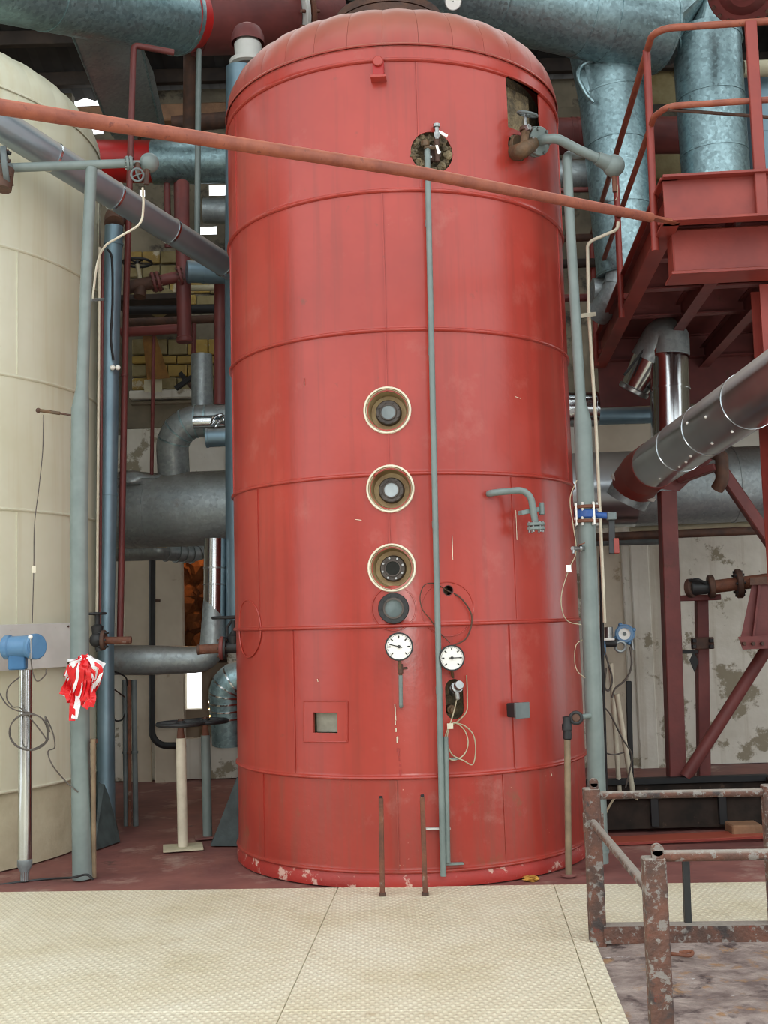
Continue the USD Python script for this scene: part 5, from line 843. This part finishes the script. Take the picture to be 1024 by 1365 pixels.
t = Thing('pump_casing', 'dull red tapering casing with a bolted lower flange at the right edge', 'casing', at(1010, 862, 9.45)); q = [at(x, y, Y) for x, y in ((1003, 776), (1075, 772), (1075, 852), (987, 852)) for Y in (9.3, 9.75)]; t.part('body', trimesh.Trimesh(q).convex_hull, m_reddk, smooth=False); q = [at(x, y, Y) for x, y in ((984, 849), (1080, 845), (1080, 862), (990, 866)) for Y in (9.2, 9.8)]; k = t.part('lower_flange', trimesh.Trimesh(q).convex_hull, m_reddk, smooth=False); q = [at(x, y, Y) for x, y in ((1000, 770), (1075, 766), (1075, 776), (1000, 780)) for Y in (9.25, 9.8)]; t.part('top_flange', trimesh.Trimesh(q).convex_hull, m_brown, smooth=False); t.part('rib', bar(at(1012, 780, 9.28), at(1004, 850, 9.28), .02, .03), m_reddk)
for x in (992, 1004, 1016): t.part('bolt', disc(at(x, 858, 9.18), V(0, 1, 0), .016, .03, seg=6), m_brown, k)
# instruments on the wall side
c = at(833, 845, 9.3); t = Thing('transmitter', 'round pale blue instrument with a white glass face on the wall brackets at right', 'instrument', c); n_ = unit(CAM-c+V(-.4, 0, 0))
t.part('housing', tube([c+n_*-.1, c+n_*.05], rad(25, 9.3), 0, 28), m_vblue); t.part('cover_ring', annulus(c+n_*.06, n_, rad(15, 9.3), rad(23, 9.3), .03), m_vblue); t.part('face', disc(c+n_*.055, n_, rad(16, 9.3), .01), m_white); t.part('hub', disc(c+n_*.063, n_, .016, .006), m_greyd); t.part('gland', tube([c+V(.05, 0, -.03), c+V(.06, 0, -.13)], .018, 0, 10), m_steel)
for i in range(4): a_ = i*1.57+.4; F_ = fr(n_); t.part('lug', ball(c+(F_[:, 0]*math.cos(a_)+F_[:, 1]*math.sin(a_))*rad(25, 9.3)+n_*.04, .018, 2), m_vblue)
c = at(808, 850, 9.2); t = Thing('transmitter', 'slim light blue and silver instrument close right of the standpipe', 'instrument', c); t.part('blue_block', bx(at(803, 862, 9.2), .045, .07, .135), m_vblue); t.part('silver_cap', tube([at(811, 836, 9.2), at(812, 851, 9.2)], .035, 0, 18), m_steel); t.part('cross_body', tube([at(803, 857, 9.2), at(821, 857, 9.2)], .035, 0, 16), m_black); t.part('pipe_clip', torus(at(827, 862, 9.2), V(0, 1, .2), .04, .012, 20, 8), m_galvd); t.part('manifold', bx(at(811, 852, 9.15), .09, .05, .02), m_white)
for x0, y0, x1, y1, w_, l in ((814, 884, 828, 1087, 6.5, 'left of two leaning whitewashed thin pipes behind the rusty frame'), (822, 925, 850, 1094, 7, 'right of two leaning whitewashed thin pipes behind the rusty frame')): 
    B_ = gr(x1, y1); pipe_thing('leaning_pipe', l, 'pipe', [B_, at(x0, y0, B_[1]-.15)], rad(w_, 9.2), m_plate, 0, seg=12)
t = Thing('black_strip', 'upright black steel strip in front of the peeling wall at right', 'strip', at(843, 1040, 9.8)); B_ = V(at(843, 1104, 9.8)[0], 9.8, 0); t.part('strip', bar(B_, at(838, 908, 9.8), .045, .03, V(0, 1, 0)), m_blackp); t.part('foot', bx(B_+V(0, 0, .01), .1, .1, .02), m_blackp)
pp('tracer_tube', 'thin black tube running down between the standpipe and the slim blue instrument', 'pipe', [(801, 712, 8.6), (802, 800, 8.6), (803, 885, 8.7), (808, 1060, 8.8)], 5, m_blackp, 0, seg=10)
for nm, l, pts, r, mt_ in (('cable', 'cable looping down from the round pale blue instrument', [(840, 862, 9.2), (842, 880, 9.2), (840, 895, 9.2), (832, 908, 9.2), (820, 918, 9.2), (816, 930, 9.2)], .008, m_wired), ('cable', 'dark cable hanging under the slim blue instrument', [(804, 860, 9.2), (806, 868, 9.15), (811, 885, 9.1), (816, 905, 9.1), (812, 920, 9.1), (806, 915, 9.1), (808, 890, 9.1)], .008, m_wired), ('cable', 'long dark cable trailing down to the leaning white pipes', [(805, 942, 9.1), (815, 955, 9.1), (830, 985, 9.1), (842, 1005, 9.1), (840, 1025, 9.1), (834, 1050, 9.1)], .007, m_wired), ('cable', 'pair of pale cables crossing low behind the tall post of the rusty frame', [(804, 1092, 8.8), (812, 1075, 8.8), (822, 1062, 8.8), (838, 1058, 8.8), (850, 1066, 8.8)], .009, m_wire), ('cable', 'short tie of dark cable round the leaning white pipes', [(804, 1003, 9.0), (818, 1006, 9.0), (832, 1003, 9.0)], .006, m_wired)): wl2(nm, l, pts, r, mt_)
# dark trough on the floor, timber block and the low red kerb beam
yA = 9.0; tl, tr_ = at(795, 1048, yA), at(1060, 1040, yA); zt2 = tl[2]; t = Thing('sump_trough', 'long low dark steel trough on the floor behind the rusty frame', 'trough', V((tl[0]+tr_[0])/2, yA, 0)); cx_ = (tl[0]+tr_[0])/2; wT = tr_[0]-tl[0]; zt2 = at(920, 1052, yA)[2]
t.part('front_wall', bx((cx_, yA, zt2/2+.0), wT, .03, zt2-.04), m_trough); t.part('rear_wall', bx((cx_, yA+.7, zt2/2), wT, .03, zt2-.04), m_trough); t.part('floor_sheet', bx((cx_, yA+.35, .06), wT, .7, .02), m_trough); t.part('rim', bx((cx_, yA-.02, zt2-.03), wT+.04, .09, .05), m_blackp); t.part('rim', bx((cx_, yA+.7, zt2-.03), wT+.04, .09, .05), m_blackp)
for sx in (-.5, .5): t.part('end_wall', bx((cx_+sx*wT, yA+.35, zt2/2), .03, .7, zt2-.04), m_trough)
for f in (.28, .62, .86): t.part('stiffener', bx((tl[0]+wT*f, yA-.035, zt2/2), .06, .04, zt2-.08), m_blackp)
a = at(990, 1107, 8.75); zb = at(990, 1119, 8.75)[2]; t = Thing('timber_block', 'brown rough timber block resting on the low red kerb beam', 'block', (a[0], 8.75, zb)); hh = (at(990, 1096, 8.75)[2]-zb); t.part('block', bx((a[0], 8.72, zb+hh/2), .23, .2, hh), m_wood)
kz = gr(900, 1150)[1]; a, b = at(800, 1136, 8.6), at(1060, 1124, 8.6); t = Thing('kerb_beam', 'low dull red steel beam on the floor between the rusty frame and the trough', 'beam', (a+b)/2); t.part('beam', bar(a, b, .13, .10, V(0, 1, 0)), m_rust if False else m_reddk); t.part('top_plate', bar(a+V(0, .05, .06), b+V(0, .05, .06), .26, .02, V(0, 1, 0)) if False else bar(a+V(0, .03, .07), b+V(0, .03, .07), .02, .24, V(0, 1, 0)), m_red)
for f in (.1, .5, .9): p = a+(b-a)*f; t.part('foot', bx((p[0], p[1], p[2]/2-.03), .12, .1, max(p[2]-.06, .03)), m_dark)

# ------------------------------------------------------------ rusty frame in the right foreground
F1 = gr(797, 1256); fd = unit(V(.08, 1, 0)); fx = unit(V(1, -.065, 0)); n2 = at(870, 1130, 4.35); F2 = V(n2[0], n2[1], 0)
HT = at(797, 1050, F1[1])[2]
F3 = F1+fx*1.03; F4 = F2+fx*.98
p3 = at(1021, 1046, F1[1]-.06); F3 = V(p3[0]+.02, p3[1], 0); F4 = F2+(F3-F1)
rfm = Thing('rusty_frame', 'rusty flaking steel frame of posts and rails standing in the right foreground', 'frame', F1)
lshape = lambda w, t_: [(-w/2, -w/2), (w/2, -w/2), (w/2, -w/2+t_), (-w/2+t_, -w/2+t_), (-w/2+t_, w/2), (-w/2, w/2)]
for Fp, w_ in ((F1, .084), (F2, .084), (F3, .084), (F4, .084)):
    k = rfm.part('post', bar(Fp-V(0, 0, .03), Fp+V(0, 0, HT), w_, w_*.8, V(0, 1, 0), .006), m_frame)
    e = Fp+V(.012, -.02, HT-.10); lug = [e+V(sx*.022, 0, 0) for sx in (-1, 1)]
    m = cat(bar(e+V(0, 0, -.05), e+V(0, 0, .13), .045, .022, V(0, 1, 0), .004), put(trimesh.creation.cylinder(.0225, .022, sections=20), e+V(0, 0, .13), V(0, 1, 0))); rfm.part('top_lug', m, m_frame, k)
zr1 = at(900, 1052, F1[1])[2]-.02; 
rfm.part('top_rail', tube([F1+V(0, 0, zr1), F3+V(0, 0, zr1)], .021, 0, 14), m_frame); zr2 = at(950, 1139, F2[1])[2]; rfm.part('top_rail', tube([F2+V(0, 0, zr2), F4+V(0, 0, zr2)], .021, 0, 14), m_frame)
zs1 = at(797, 1096, F1[1])[2]; zs2 = at(858, 1186, F2[1])[2]; rfm.part('side_rail', tube([F1+V(-.0, 0, zs1), F2+V(0, 0, (zs1+zs2)/2)], .021, 0, 14), m_frame); rfm.part('rail_collar', bar(F1+V(-.05, -.01, zs1), F1+V(.055, -.01, zs1), .03, .10, Z), m_frame); rfm.part('side_rail', tube([F3+V(0, 0, zs1), F4+V(0, 0, zs1)], .021, 0, 14), m_frame)
rfm.part('bottom_angle', prof(F1+V(.03, 0, .045), F3+V(0, 0, .045), lshape(.085, .01), V(0, 1, 0)), m_frame); rfm.part('bottom_angle', prof(F2+V(.03, 0, .045), F4+V(0, 0, .045), lshape(.085, .01), V(0, 1, 0)), m_frame)
m_ = at(917, 1232, F1[1]); mt2 = at(914, 1146, F1[1]+.0); rfm.part('middle_strut', bar(m_, mt2, .035, .035, V(0, 1, 0)), m_black, label='dark strut'); rfm.part('middle_rail', tube([F1+V(0, .0, zr2-.03), F3+V(0, 0, zr2-.03)], .016, 0, 10), m_frame) if False else None
P = gr(908, 1273, .02); t = Thing('bent_scrap', 'bent rusty strip lying on the rough concrete inside the rusty frame', 'scrap', P); t.part('strip', tube([P+V(-.06, .03, 0), P+V(-.03, -.02, .01), P+V(.04, -.025, 0), P+V(.07, .02, .012), P+V(.0, .035, .0)], .009, .03, 8), m_rust)
